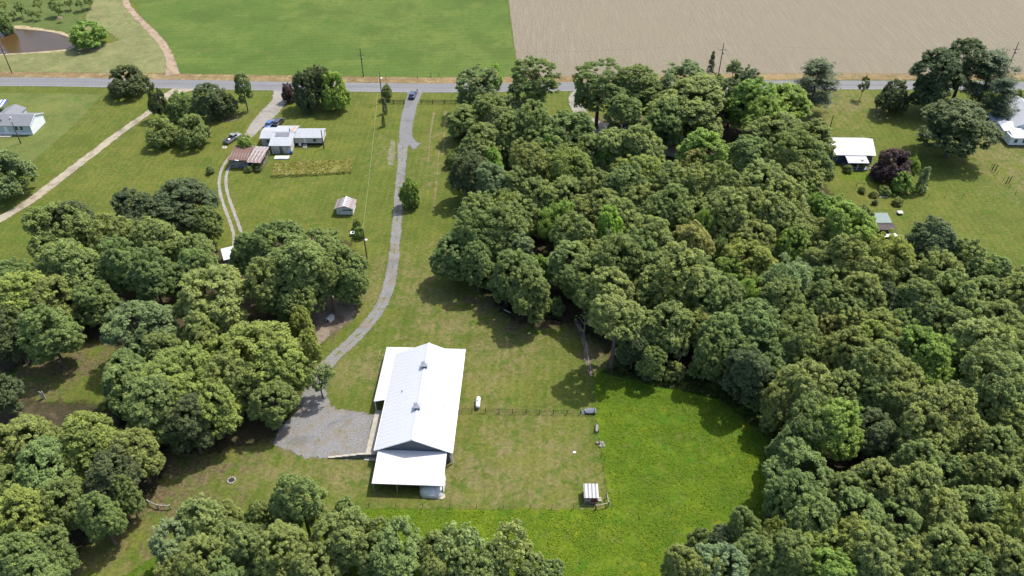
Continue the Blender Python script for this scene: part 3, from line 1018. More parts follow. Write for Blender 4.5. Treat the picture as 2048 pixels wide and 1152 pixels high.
T(980, 212, 40, 'g', 'oak'); T(1005, 235, 36, 'k', 'oak'); T(960, 282, 46, 'o', 'oak'); T(1062, 252, 42, 'g', 'oak'); T(1135, 252, 56, 'g', 'oak', mark='dark round roadside crown')
T(1095, 292, 40, 'o', 'oak'); T(1250, 222, 38, 'g', 'tall', H=16); T(1330, 245, 42, 'g', 'oak')
# --- striking crowns inside the big wood
T(985, 325, 22, 'l', 'oak', label='lime green crown at the left edge of the big wood', mark='lime crown at the wood edge')
T(1018, 292, 18, 'l', 'oak', label='fresh green crown behind the lime crown at the wood edge')
T(1094, 305, 11, 'l', 'oak', H=13, label='small lime crown among olive oaks near the houses in the wood', mark='small lime crown')
T(985, 368, 36, 's', 'oak', label='grey-leafed oak just below the lime crown at the wood edge')
T(1112, 440, 38, 'b', 'soft', H=14, label='soft bright green feathery crown in the left half of the wood', mark='feathery crown')
T(1220, 460, 29, 'l', 'oak', H=15, label='most brilliant lime crown in the middle of the wood', mark='brilliant lime crown')
T(1078, 430, 24, 't', 'oak', label='tan tinted crown left of the soft feathery crown', mark='tan crown')
T(1388, 338, 36, 't', 'oak', label='orange tinted crown in the upper middle of the wood', mark='upper orange crown')
T(1385, 492, 42, 't', 'oak', label='largest orange tinted crown in the middle of the wood', mark='large orange crown')
T(1408, 303, 55, 'b', 'oak', label='rich green round crown just above the upper orange crown', mark='rich green crown')
T(1215, 318, 25, 'b', 'oak', label='yellow-green crown in front of the hidden blue tarp')
T(1406, 458, 22, 'b', 'soft', H=14, label='small smooth fresh green crown above the large orange crown')
T(1458, 538, 38, 'b', 'oak', label='glossy deep green crown right of the large orange crown')
T(1505, 595, 36, 'b', 'soft', H=14, label='smooth yellow-green crown left of the silver crown', mark='smooth yellow-green crown')
T(1580, 556, 52, 's', 'soft', H=15, label='smooth silver-green crown in the right half of the wood', mark='silver crown')
T(1582, 495, 32, 'b', 'oak', label='fresh green crown just above the silver crown')
T(1610, 386, 27, 'b', 'oak', label='upper bright crown at the right edge of the wood by the ranch house')
T(1642, 408, 36, 'b', 'oak', label='lower bright crown at the right edge of the wood by the ranch house', mark='bright edge crown')
T(1698, 468, 54, 'b', 'oak', label='broad bright crown left of the green roofed shed', mark='broad bright crown')
T(1668, 434, 36, 'b', 'oak', label='bright crown above the broad bright one by the shed')
T(1778, 520, 48, 'y', 'oak', label='yellowest crown of the wood, below the green roofed shed', mark='yellowest crown')
T(1862, 492, 54, 'd', 'oak', label='dark olive crown at the corner of the wood beside the big lawn', mark='dark corner crown')
T(1764, 602, 30, 'd', 'oak', H=12, label='brownish dark crown sunk in the right part of the wood', mark='brownish dark crown')
T(1650, 648, 28, 't', 'oak', label='tan topped crown below right of the silver crown', mark='lower tan crown')
T(1842, 702, 56, 'b', 'oak', label='left of two big bright green crowns in the right of the wood', mark='big bright crowns')
T(1888, 700, 50, 'b', 'oak', label='right of two big bright green crowns in the right of the wood')
T(1870, 748, 42, 'b', 'oak', label='bright green crown just below the two big bright crowns')
T(1618, 762, 62, 'p', 'oak', H=17, label='big pale olive oak above the pasture at the right', mark='big pale oak')
T(1672, 846, 58, 'b', 'oak', H=16, label='big rich green crown below the big pale oak', mark='rich green crown by the pasture')
T(1882, 832, 68, 'o', 'oak', H=17, label='widest olive crown near the right edge', mark='widest olive crown')
T(1200, 632, 54, 'p', 'bare', H=18.5, base=(1222, 738), label='pale olive oak on a long bare trunk at the corner of the wood', mark='oak with the bare trunk')
T(1215, 578, 56, 'p', 'oak', H=16, label='broad pale oak right behind the oak with the bare trunk')
T(1080, 528, 22, 'b', 'oak', label='slim bright green tree inside the left front edge of the wood', mark='slim bright tree')
T(905, 502, 46, 'g', 'oak', H=13, label='mid green tree standing furthest left of the wood towards the drive', mark='leftmost wood tree')
T(1228, 288, 48, 'p', 'oak', label='wide pale crown left of the grey roofs hidden in the wood', mark='wide pale crown')
T(1284, 302, 46, 'p', 'oak', label='pale crown in front of the shaded yard in the wood')
T(1342, 645, 48, 'p', 'oak', H=15, label='pale oak on the front edge of the wood above the pasture', mark='pale front oak')
T(1545, 1072, 24, 'y', 'oak', H=10, label='small yellow-green tree at the bottom right corner of the pasture')
T(1900, 942, 52, 'g', 'oak', label='fresh green crown below the widest olive crown')
T(1445, 1132, 60, 's', 'oak', H=12, label='silvery tree at the bottom edge below the pasture', mark='silvery bottom tree')
T(1450, 1082, 36, 'd', 'oak', H=8, label='dark scrubby tree just behind the silvery bottom tree')
T(1400, 1088, 30, 'g', 'bush', H=6, label='low green scrub tree left of the dark scrubby tree at the bottom')
# --- the rest of the wood
for e in '''940 335 36 d|1012 270 34 o|1060 330 40 o|1035 362 36 o|1122 312 34 y|1142 342 40 y|1172 300 30 o|1262 342 44 y|1250 378 45 g|1130 378 42 o|1192 372 40 o|1076 392 40 o|1036 412 40 o|
1000 402 30 g|960 420 38 o|1010 428 28 y|1162 420 36 o|1202 412 40 o|1152 472 40 o|1182 502 36 o|950 468 44 g|1000 462 44 g|1032 492 34 s|1036 532 48 g|1060 572 42 g|1012 552 30 g|955 515 34 g|
1142 520 46 o|1172 562 42 g|1232 522 50 g|1455 335 22 o|1500 312 48 g|1560 262 54 o|1618 285 44 o|1580 312 48 g|1602 346 48 o|1638 332 30 g|1530 366 54 o|1562 398 52 o|1442 376 40 o|1392 378 44 o|
1340 372 44 o|1290 350 42 y|1292 396 44 o|1342 412 44 g|1440 412 44 o|1400 422 40 o|1490 422 44 o|1240 432 40 o|1268 424 32 g|1312 432 36 o|1350 442 30 y|1455 460 26 y|1450 430 42 p|1482 452 36 o|1512 472 44 o|
1542 424 50 o|1500 510 48 y|1440 500 20 g|1350 552 58 o|1300 482 44 o|1240 508 40 g|1282 522 44 g|1330 498 34 o|1392 562 48 o|1450 592 44 o|1342 602 38 y|1300 570 40 g|1560 604 44 g|1600 452 44 o|1640 466 38 o|
1725 438 25 o|1640 512 36 o|1690 522 44 o|1722 545 40 o|1680 562 44 o|1740 555 44 o|1716 592 44 o|1650 602 44 g|1702 622 42 g|1818 562 44 o|1870 550 44 o|1930 526 42 g|1978 548 46 g|1842 604 44 o|1902 596 44 o|1962 594 48 g|
2022 596 44 o|1640 560 26 g|1515 642 56 g|1525 702 48 g|1498 742 40 d|1600 654 42 g|1592 694 40 g|1702 652 36 o|1760 652 44 o|1812 644 36 g|1872 636 44 o|1932 634 48 o|1990 644 48 o|2038 664 44 g|1690 704 44 o|1742 694 36 y|
1780 712 34 o|1960 694 56 p|1990 764 64 p|2032 734 44 o|1742 744 48 o|1790 754 48 o|1672 788 40 p|1562 800 38 o|1622 852 46 g|1750 792 40 g|1752 852 42 d|1802 812 40 o|1848 876 52 o|1942 872 46 o|2012 822 50 o|2032 874 46 g|
1990 894 48 o|1592 880 36 g|1602 932 58 g|1582 992 44 g|1622 1032 52 g|1690 984 46 g|1752 964 50 o|1822 984 50 o|1722 1024 56 g|1790 1044 56 g|1880 1024 54 o|1962 1014 50 o|2012 964 50 o|2032 1044 50 y|1962 1084 50 o|
1642 1084 48 y|1702 1084 46 y|1582 1112 44 g|1662 1134 46 b|1742 1114 50 p|1812 1104 50 o|1882 1104 50 o|1932 1144 50 g|2012 1124 50 o|1502 1118 40 g|1280 652 38 g|1402 645 38 o|1440 672 40 g|1480 645 44 g|1420 702 32 g|
1308 712 26 g|1470 712 36 g|1268 690 26 d|1360 590 36 o|1410 608 36 g|1940 950 40 o|1830 930 40 o|1990 700 40 o|2050 780 44 o|2050 950 44 o|2060 1100 44 g|1850 1150 44 g|1770 1160 44 o|2050 560 30 o|1535 1112 42 g|1486 1062 32 g|1362 1132 34 o|1412 1142 42 o|1560 1088 36 o'''.replace('\n', '').split('|'):
    x, y, r_, k = e.split()
    T(float(x), float(y), float(r_) * 1.1, k)
for i, (x, y, r_, k) in enumerate([(1046, 600, 24, 'g'), (1085, 608, 22, 'd'), (1112, 612, 18, 'g'), (1252, 706, 22, 'g'), (1298, 738, 24, 'd'), (1345, 742, 22, 'o'), (1402, 738, 24, 'g'), (1440, 745, 22, 'g'), (1482, 772, 26, 'd'),
                                   (1512, 800, 24, 'g'), (1540, 845, 20, 'o'), (1556, 905, 22, 'g'), (905, 320, 14, 'g'), (918, 262, 16, 'd'), (968, 560, 18, 'g'), (1545, 1020, 20, 'g')]):
    T(x, y, r_, k, 'bush', H=rng.uniform(3, 5))
T(1292, 655, 26, 'o', 'snag', label='half dead tree with pale bare limbs at the front of the wood above the pasture')
T(1560, 820, 28, 'o', 'snag', label='half dead tree with bare limbs at the wood edge left of the big pale oak')
T(1170, 640, 22, 'p', 'snag', label='thin half dead tree leaning beside the oak with the bare trunk')
T(1900, 505, 28, 'd', 'snag', label='bare limbed tree beside the dark corner crown near the big lawn')
T(1430, 545, 24, 't', 'snag', label='sparse tan snag between the orange crown and the glossy green one')
BIGWOOD = len(TREES)
# --- the woods left of the gravel drive
T(360, 394, 64, 'd', H=14, label='biggest dark crown at the top of the left wood', mark='biggest dark left crown')
T(412, 440, 30, 'g', H=11, label='deep green crown at the right end of the biggest dark left crown')
T(428, 588, 70, 'p', H=16, label='wide pale olive crown next to the white carport roof', mark='wide pale left crown')
T(272, 640, 70, 'k', H=16, label='wide blue-green crown in the middle of the left wood', mark='wide blue-green crown')
T(520, 702, 76, 'y', H=16, label='widest yellow-green crown beside the gravel yard', mark='widest yellow-green crown')
T(600, 640, 26, 'y', H=12, label='small yellow-green crown with pale limbs beside the grey dog house', mark='small crown by the dog house')
T(616, 694, 24, 'y', H=11, label='small yellow-green crown just left of the gravel drive bend')
T(636, 752, 30, 'g', 'small', H=9, label='thin green tree overhanging the gravel where the drive meets the yard', mark='tree overhanging the gravel')
T(625, 985, 50, 'g', 'tall', H=17, base=(622, 1078), label='tallest green tree with dark trunk below the stepped wall', mark='tallest bottom tree')
T(690, 1024, 28, 'p', H=10, label='small pale tree right of the tallest bottom tree')
T(800, 1108, 62, 'g', H=12, label='fresh green tree at the bottom edge below the covered shelter', mark='fresh green bottom tree')
T(918, 1092, 52, 'p', 'small', H=12, label='loose pale olive tree at the bottom edge right of the fresh green one', mark='loose pale bottom tree')
T(1016, 1094, 46, 'p', 'small', H=12, label='last loose pale tree at the bottom edge towards the pasture')
T(345, 1090, 46, 's', H=11, label='silvery tree at the bottom left beside the open grass', mark='silvery bottom left tree')
T(668, 572, 30, 'g', 'bare', H=14, base=(668, 624), label='green tree whose dark trunk stands beside the grey dog house')
for e in '''262 414 44 d|105 446 62 g|150 438 42 d|230 472 44 o|310 474 52 o|384 492 42 o|142 524 60 o|246 528 46 g|302 548 48 g|390 522 42 g|42 592 62 y|108 592 54 o|182 592 44 g|20 545 44 g|95 664 52 g|20 660 46 d|
8 776 34 d|262 762 62 g|332 768 68 y|362 730 62 y|248 738 48 g|302 812 56 o|420 800 54 y|378 842 46 d|560 728 50 y|540 790 46 g|462 760 48 o|450 700 46 y|640 484 52 g|562 492 58 g|500 502 40 g|602 534 60 o|680 524 50 g|
540 565 48 o|602 580 40 g|702 560 32 g|580 600 34 g|60 882 58 o|50 856 40 o|178 872 62 y|268 900 50 o|82 934 66 g|18 902 48 o|132 1000 48 g|228 950 52 d|198 1030 40 g|250 985 30 g|42 1034 56 y|98 1084 46 g|30 1114 54 g|72 1152 44 g|
570 1002 32 g|400 1046 50 p|520 1026 34 g|480 1082 54 o|560 1102 54 o|402 1122 50 o|680 1082 52 o|622 1132 50 o|740 1112 40 o|870 1144 36 o|960 1152 34 p|350 1150 40 o|440 1150 44 g|780 1150 40 g|-20 620 50 g|-20 980 50 g|160 905 50 y|20 970 46 g|320 690 40 o|400 660 40 o|985 1118 42 p|1064 1136 38 p|760 1064 34 o|706 1056 36 p|872 1096 44 o|925 1142 40 o|1100 1150 34 p|450 1030 36 o'''.replace('\n', '').split('|'):
    x, y, r_, k = e.split()
    T(float(x), float(y), float(r_), k)

# every tree without a label of its own is told by its colour and the landmark it stands beside
MARKS = [(px, py, mk_) for o, px, py, tn, mk_ in TREES if mk_]
MARKS += [(490, 310, 'rusty barn'), (585, 265, 'white T-shaped house'), (460, 520, 'white carport roof'), (660, 632, 'grey dog house'), (1700, 295, 'metal roofed ranch house'), (1765, 445, 'green roofed shed'),
          (463, 960, 'fire pit ring'), (318, 1010, 'timber fence brace'), (88, 786, 'white boards stood on end'), (720, 605, 'drive bend'), (1320, 880, 'bright pasture')]


def way(dx, dy):
    a = math.degrees(math.atan2(-dy, dx)) % 360
    return ['right of', 'above right of', 'above', 'above left of', 'left of', 'below left of', 'below', 'below right of'][int((a + 22.5) // 45) % 8]


used = set()
for i, (o, px, py, tn, mk_) in enumerate(TREES):
    where = 'the big wood' if i < BIGWOOD else 'the left woods'
    o['group'] = o.get('group') or ('trees of the big wood and its edges' if i < BIGWOOD else 'trees left of and below the long barn')
    if o.get('label'):
        continue
    kind = 'bush' if o.name.startswith('bush') else 'crown'
    for d_, mx, my, nm in sorted(((px - m[0]) ** 2 + (py - m[1]) ** 2, *m) for m in MARKS):
        lab = f"{WORD[tn]} {kind} {way(px - mx, py - my)} the {nm}"
        if lab not in used and d_ > 1:
            break
    used.add(lab)
    o['label'] = lab

# standing grass: real blades in the pasture and weeds in the garden plot (nobody could count them)
def tufts(name, poly, n, size, tones, hmin, hmax, mat, z=0.0, seed=5):
    g = np.random.default_rng(seed)
    P = np.array([[p.x, p.y] for p in poly])
    lo, hi = P.min(0), P.max(0)
    q = g.uniform(lo, hi, (n * 3, 2))
    inside = np.zeros(len(q), bool)
    for i in range(len(P)):
        a, b = P[i - 1], P[i]
        cond = ((a[1] > q[:, 1]) != (b[1] > q[:, 1])) & (q[:, 0] < (b[0] - a[0]) * (q[:, 1] - a[1]) / (b[1] - a[1] + 1e-9) + a[0])
        inside ^= cond
    q = q[inside][:n]
    k = len(q)
    clump = np.array([mnoise.noise((float(x) * .35, float(y) * .35, seed)) for x, y in q])
    keep = clump > -0.25 + 0.35 * g.normal(size=k) * .5
    q, clump = q[keep], clump[keep]
    k = len(q)
    h = g.uniform(hmin, hmax, k) * (0.75 + 0.6 * np.clip(clump + .3, 0, 1))
    cen = np.stack([q[:, 0], q[:, 1], z + h * .45], 1)
    nor = g.normal(size=(k, 3)) * .32 + np.array([.15, .1, .9])
    m = quads_mesh(name, cen, nor, size * g.uniform(.6, 1.4, k), .5 * g.random(k) + .5 * np.clip(clump + .5, 0, 1), mat, .6, g)
    o = put(bpy.data.objects.new(name, m))
    o.color = (*tones, 1)
    o['kind'] = 'stuff'
    return o


pasture_poly = GP([(1192, 745), (1300, 775), (1480, 810), (1535, 905), (1535, 1040), (1470, 1130), (1380, 1200), (760, 1200), (735, 1022), (1214, 1023), (1210, 950), (1198, 870), (1191, 830)])
tag(tufts('pasture_grass', pasture_poly, 60000, .22, (.110, .170, .011), .05, .28, M_blade), 'tall lush bright green grass growing in the pasture', 'grass')
tag(tufts('pasture_weeds', pasture_poly, 900, .36, (.088, .135, .018), .15, .45, M_leaf, seed=21), 'darker weed clumps scattered through the pasture grass', 'weeds')
low_poly = GP([(725, 1022), (520, 1056), (330, 1108), (150, 1200), (760, 1200)])
tag(tufts('meadow_grass', low_poly, 20000, .2, (.098, .145, .016), .05, .25, M_blade, seed=8), 'lush green grass under the trees along the bottom edge', 'grass')
garden_poly = GP([(549, 325), (705, 318), (703, 345), (640, 349), (543, 353)])
M_gsoil = grass_mat('garden_plot_weeds', (0.165, 0.155, 0.035), (0.20, 0.18, 0.05), (0.25, 0.215, 0.11), 0.7, 0.4, soft=0.08)
sheet('garden_plot', garden_poly, 0.014, M_gsoil, .5, curve=False)
tag(tufts('garden_weeds', garden_poly, 1500, .42, (.155, .165, .028), .2, .55, M_leaf, seed=9), 'yellowing weeds and rows left standing in the garden plot', 'weeds')
edge_poly = GP([(541, 351), (640, 347), (700, 343), (703, 347), (640, 352), (541, 357)])
tag(tufts('plot_edge_weeds', edge_poly, 700, .45, (.085, .115, .03), .2, .5, M_leaf, seed=10), 'darker weeds along the near edge of the garden plot', 'weeds')
scrub_poly = GP([(1240, 730), (1330, 745), (1480, 775), (1530, 860), (1500, 850), (1440, 800), (1290, 765), (1200, 745)])
tag(tufts('woodland_scrub', scrub_poly, 5000, .5, (.06, .085, .025), .3, 1.2, M_leaf, seed=12), 'low leafy scrub along the foot of the wood by the pasture', 'undergrowth')

# ------------------------------------------------------------------ buildings
def V(*a):
    return Vector(a)


def ribbed(w, l, pitch=.23, hgt=.03, thick=.03, first=.06):
    """one sheet of ribbed metal: w across (x), l down the slope (y), ribs along y"""
    us = [(0, 0)]
    u = first
    while u + .05 < w:
        us += [(u - .045, 0), (u - .018, hgt), (u + .018, hgt), (u + .045, 0)]
        u += pitch
    us = [q for q in us if q[0] >= 0] + [(w, 0)]
    b = MB()
    n = len(us)
    vs = [(x, 0, z) for x, z in us] + [(x, l, z) for x, z in us] + [(0, 0, -thick), (w, 0, -thick), (0, l, -thick), (w, l, -thick)]
    fs = [(i, i + 1, n + i + 1, n + i) for i in range(n - 1)]
    fs += [(2 * n, 2 * n + 2, 2 * n + 3, 2 * n + 1), (0, n, 2 * n + 2, 2 * n), (n - 1, 2 * n + 1, 2 * n + 3, 2 * n - 1)]
    fs += [tuple([2 * n] + [2 * n + 1] + list(range(n - 1, -1, -1))), tuple([2 * n + 3, 2 * n + 2] + list(range(n, 2 * n)))]
    b.add(vs, fs)
    return b


def frame(A, B, D):
    x = (B - A).normalized()
    y = (D - A).normalized()
    n = x.cross(y).normalized()
    y = n.cross(x)
    if n.z < 0:
        n = -n
    M = Matrix((x, y, n)).transposed().to_4x4()
    M.translation = A
    return M


def metal_slope(parent, A, B, D, mat, panel=None, pitch=.23, name='roof', deckmat=None, mats=None, hgt=.02):
    """a rectangular roof slope: A-B the upper edge, A-D down the slope"""
    if ((B - A).cross(D - A)).z < 0:
        A, B, D = B, A, D + (B - A)
    w, l = (B - A).length, (D - A).length
    M = frame(A, B, D)
    if panel is None:
        m = ribbed(w, l, pitch, hgt).mesh(name)
        m.materials.append(mat)
        o = put(bpy.data.objects.new(name, m), parent)
        o.matrix_local = M
        return o
    dk = MB().box(.02, w - .02, .02, l - .02, -.14, -.035).build(name, deckmat or mat, parent)
    dk.matrix_local = M
    k = max(1, round(w / panel))
    pw = w / k
    pm = ribbed(pw - .008, l, pw / 4, hgt, .03, pw / 8).mesh('roof_panel')
    pm.materials.append(mat)
    for i in range(k):
        if mats:
            pmi = pm.copy()
            pmi.materials[0] = mats[i % len(mats)]
        else:
            pmi = pm
        share('roof_panel', pmi, dk, (i * pw + .004, 0, rng.uniform(0, .006)))
    return dk


def slab(parent, name, pts, mat, thick=.06):
    """planar roof or wall piece of any outline with thickness"""
    P = [Vector(p) for p in pts]
    n = (P[1] - P[0]).cross(P[2] - P[0]).normalized()
    if n.z < 0:
        P.reverse()
        n = -n
    k = len(P)
    b = MB()
    b.add(P + [p - n * thick for p in P], [tuple(range(k)), tuple(range(2 * k - 1, k - 1, -1))] + [(i, i + k, (i + 1) % k + k, (i + 1) % k) for i in range(k)])
    return b.build(name, mat, parent)


def metal_mat(name, col, rough=0.42, metal=0.0, streak=None, amt=.5, rot=0.0, spec=.5):
    t = NT(name)
    v = t.coord()
    n = t.noise(v, .6, 5, .6)
    c = t.mix(t.ramp(n, .3, .7), tuple(x * .93 for x in col), col)
    if streak:
        sv = t.coord((3.0, .35, 1), rot)
        s_ = t.noise(sv, .9, 6, .7, .4)
        c = t.mix(t.ramp(s_, .62 - .32 * amt, .74 - .28 * amt, 0, .95), c, streak)
        c = t.mix(t.ramp(t.noise(v, 3, 5, .7), .4, .75, 0, .35), c, tuple(x * .55 for x in streak))
    return t.finish(c, rough, metal, spec)


M_wroof = metal_mat('white_ribbed_metal', (.55, .555, .565), .42, 0, (.42, .42, .42), .15)
M_wroof2 = metal_mat('weathered_white_metal', (.33, .345, .37), .5, 0, (.27, .27, .28), .3)
M_gsid = metal_mat('slate_grey_siding', (.115, .135, .165), .5)
M_trim = plain('white_trim', (.70, .70, .68), .5, var=.05)
M_dark = plain('dark_opening', (.02, .02, .022), .9)
M_post = plain('grey_timber_post', (.30, .27, .23), .9, var=.25, scale=3)
M_galv = metal_mat('galvanised_metal', (.26, .28, .30), .5, .4)
M_glass = plain('dark_window_glass', (.02, .025, .035), .08, spec=.7)

# ---- the long white barn
barn = thing('metal_barn', 'long white metal roofed barn with two roof vents beside the gravel yard', 'barn', (-16.70, 86.3, 0), R(-2.4))
HW, BL, ZE, ZR = 6.63, 23.4, 3.0, 6.15
MB().prism([(-6.2, 0), (6.2, 0), (6.2, 2.92), (0, 5.86), (-6.2, 2.92)], .32, BL - .32).build('wall', M_gsid, barn)
rib = MB()
for i in range(52):
    x = -6.0 + i * .2353
    zt = 5.8 - abs(x) * .474
    rib.box(x - .02, x + .02, .27, .32, .1, zt)
rib.build('siding_ribs', M_gsid, barn)
metal_slope(barn, V(0, 0, ZR), V(0, BL, ZR), V(-HW, 0, ZE), M_wroof, .914)
metal_slope(barn, V(0, 0, ZR), V(0, BL, ZR), V(HW, 0, ZE), M_wroof, .914)
cap = MB()
cap.prism([(-.22, ZR - .06), (0, ZR + .055), (.22, ZR - .06), (.22, ZR - .03), (0, ZR + .085), (-.22, ZR - .03)], -.02, BL + .02)
cap.build('ridge_cap', M_wroof, barn)
for sx in (-1, 1):
    MB().bar((sx * (HW + .04), 0, ZE - .08), (sx * (HW + .04), BL, ZE - .08), .1, .14).build('gutter', M_trim, barn)
    g_ = MB().bar((0, -.03, ZR - .1), (sx * HW, -.03, ZE - .1), .05, .16)
    g_.build('rake_trim', M_trim, barn)


def roof_vent(y):
    c = MB()
    c.add([(-.5, y - .5, ZR - .38), (.5, y - .5, ZR - .38), (.5, y + .5, ZR - .38), (-.5, y + .5, ZR - .38), (-.5, y - .5, ZR + .42), (.5, y - .5, ZR + .42), (.5, y + .5, ZR + .42), (-.5, y + .5, ZR + .42)],
          [(0, 3, 2, 1), (4, 5, 6, 7), (0, 1, 5, 4), (1, 2, 6, 5), (2, 3, 7, 6), (3, 0, 4, 7)])
    o = c.build('roof_vent', M_wroof2, barn)
    l = MB()
    for k in range(4):
        l.box(-.36, .36, y - .53, y - .5, ZR - .02 + k * .1, ZR + .03 + k * .1)
    l.build('louvre', M_dark, o)
    MB().add([(-.68, y - .68, ZR + .42), (.68, y - .68, ZR + .42), (.68, y + .68, ZR + .42), (-.68, y + .68, ZR + .42), (0, y, ZR + 1.05)], [(0, 3, 2, 1), (0, 1, 4), (1, 2, 4), (2, 3, 4), (3, 0, 4)]).build('vent_cap', M_wroof2, o)
    MB().tube([(0, y, ZR + 1.0), (0, y, ZR + 1.5)], [.03, .01], 5).build('finial', M_galv, o)


roof_vent(17.3)
roof_vent(7.2)
MB().tube([(-3.6, 12.2, 4.3), (-3.6, 12.2, 4.85)], .07, 8).build('vent_pipe', M_dark, barn)
MB().tube([(4.3, 9.2, 4.0), (4.3, 9.2, 4.5)], .06, 8).build('vent_pipe', M_dark, barn)
# lean-to porch on the left side and round the far end
ZL0, ZL1 = 2.95, 2.35
metal_slope(barn, V(-HW + .15, 11.6, ZL0), V(-HW + .15, BL + .1, ZL0), V(-HW - 2.2, 11.6, ZL1), M_wroof, .914, name='porch_roof')
metal_slope(barn, V(-HW + .15, BL + .1, ZL0), V(HW + .05, BL + .1, ZL0), V(-HW + .15, BL + 2.5, ZL1), M_wroof, .914, name='porch_roof')
slab(barn, 'porch_hip', [(-HW + .15, BL + .1, ZL0 - .01), (-HW + .15, BL + 2.5, ZL1 - .01), (-HW - 2.2, BL + 2.5, ZL1 - .03), (-HW - 2.2, BL + .1, ZL1 - .01)], M_wroof)
for x, y in [(-HW - 2.05, 11.8), (-HW - 2.05, 15.6), (-HW - 2.05, 19.5), (-HW - 2.05, BL + 2.3), (-3.2, BL + 2.3), (0, BL + 2.3), (3.2, BL + 2.3), (HW - .2, BL + 2.3), (HW - .1, .1)]:
    MB().box(x - .08, x + .08, y - .08, y + .08, 0, 2.85 if y < 1 else 2.3).build('post', M_trim, barn)
# open shelter on the near end
metal_slope(barn, V(-6.0, .22, 3.0), V(5.72, .22, 3.0), V(-6.0, -6.35, 2.45), M_wroof, .914, name='shelter_roof')
for x, y in [(-5.85, -6.1), (-2, -6.1), (1.9, -6.1), (5.55, -6.1)]:
    MB().box(x - .09, x + .09, y - .09, y + .09, 0, 2.38).build('post', M_post, barn)
MB().bar((-6, -6.28, 2.36), (5.72, -6.28, 2.36), .06, .2).build('fascia', M_trim, barn)
MB().bar((6.5, .2, 0), (6.1, -.1, 2.6), .06).build('downpipe', M_trim, barn)
# what stands under the shelter
tarp = MB()
L, Wd = 5.2, 2.1
vs, fs = [], []
for i in range(13):
    u = -1 + 2 * i / 12
    for j in range(17):
        a = math.pi * j / 16
        e = (1 - abs(u) ** 4 * .55)
        x = math.cos(a) * Wd * .97 * (1 - abs(u) ** 5 * .35)
        z = (math.sin(a) ** .62) * 1.55 * e * (1 + .05 * math.sin(9 * u + 3 * a))
        if j in (0, 16):
            z = .02
        vs.append((x + .07 * math.sin(14 * u + 5 * a), u * L / 2, z))
for i in range(12):
    for j in range(16):
        fs.append((i * 17 + j, i * 17 + j + 1, (i + 1) * 17 + j + 1, (i + 1) * 17 + j))
fs += [tuple(range(17)), tuple(range(12 * 17 + 16, 12 * 17 - 1, -1))]
tarp.add(vs, fs)
tp = G(867, 972)
o = tarp.build('covered_boat', plain('pale_grey_tarp', (.46, .49, .48), .85, var=.08, scale=1.2), None, True, (tp.x - .1, tp.y + .1, 0))
o.rotation_euler = (0, 0, R(-4))
tag(o, 'boat under a pale grey tarp sticking out below the shelter roof of the barn', 'covered boat')
rp_ = MB()
for i in range(9):
    rp_.tube([(-.6 + .02 * i, -2.3 + i * .55, .3), (0, -2.35 + i * .55, 1.62), (.6, -2.3 + i * .55, .3)], .02, 4)
pd = MB().lathe([(.62, 0), (.62, .1), (.56, .14), (.1, .14)], n=18).build('concrete_disc', M_conc, None, False, G(883, 993))
tag(pd, 'round concrete disc lying at the corner of the barn shelter', 'lid')
ac = thing('air_conditioner', 'white air conditioner unit against the right wall of the barn', 'air conditioner', G(902, 843) + V(.2, 0, 0), R(-2))
MB().box(-.4, .4, -.45, .45, .05, .85).build('casing', plain('beige_metal', (.55, .53, .47), .5), ac)
MB().lathe([(.3, .86), (.3, .9), (.05, .9)], n=14).build('fan_grille', M_dark, ac)
# walk and stepped wall
wk = thing('concrete_walk', 'pale concrete walk along the left wall of the barn', 'walkway', (0, 0, 0))
wk['kind'] = 'structure'
for i in range(7):
    y0 = .1 + i * 1.64
    MB().box(-8.75, -6.75, y0, y0 + 1.62, 0, .12).build('slab', M_conc, wk)
wk.location = barn.location
wk.rotation_euler = barn.rotation_euler
sw = thing('stepped_wall', 'low stepped concrete block wall running left from the barn corner', 'retaining wall', (0, 0, 0))
a, b = G(657, 916), G(752, 914)
sw.location = a
sw.rotation_euler = (0, 0, math.atan2(b.y - a.y, b.x - a.x))
Lw = (b - a).length
xx = 0
for i, (l_, h_) in enumerate([(1.25, .22), (1.25, .38), (1.25, .54), (1.25, .7), (Lw - 5.0, .9)]):
    MB().box(xx, xx + l_ - .01, -.15, .15, 0, h_).build('wall_section', plain('grey_block_wall', (.20, .20, .20), .9, var=.25, scale=2.5) if i == 0 else bpy.data.materials['grey_block_wall'], sw)
    MB().box(xx - .03, xx + l_ - .02, -.19, .19, h_, h_ + .07).build('coping', M_conc, sw)
    xx += l_

# ---- generic helpers for the far houses
def window(parent, x, y, z, w, h, face='y-', mat=None):
    d = .05
    if face == 'y-':
        f = MB().box(x - w / 2 - .07, x + w / 2 + .07, y - d, y, z - .07, z + h + .07).build('window', M_trim, parent)
        for s_ in (0, 1):
            MB().box(x - w / 2, x + w / 2, y - d - .02, y - d + .005, z + s_ * h / 2 + .02, z + (s_ + 1) * h / 2 - .02).build('pane', M_glass, f)
    else:
        f = MB().box(x, x + d, y - w / 2 - .07, y + w / 2 + .07, z - .07, z + h + .07).build('window', M_trim, parent)
        for s_ in (0, 1):
            MB().box(x + d - .005, x + d + .02, y - w / 2, y + w / 2, z + s_ * h / 2 + .02, z + (s_ + 1) * h / 2 - .02).build('pane', M_glass, f)
    return f


# ---- white T-shaped house by the farm drive
M_cream = plain('cream_siding', (.52, .49, .40), .7, var=.10)
M_whit = plain('dirty_white_wall', (.50, .49, .44), .75, var=.16, scale=.8)
house = thing('white_house', 'white T-shaped house with pale metal roofs beside the farm drive', 'house', (-62.9, 190.9, 0), 0)
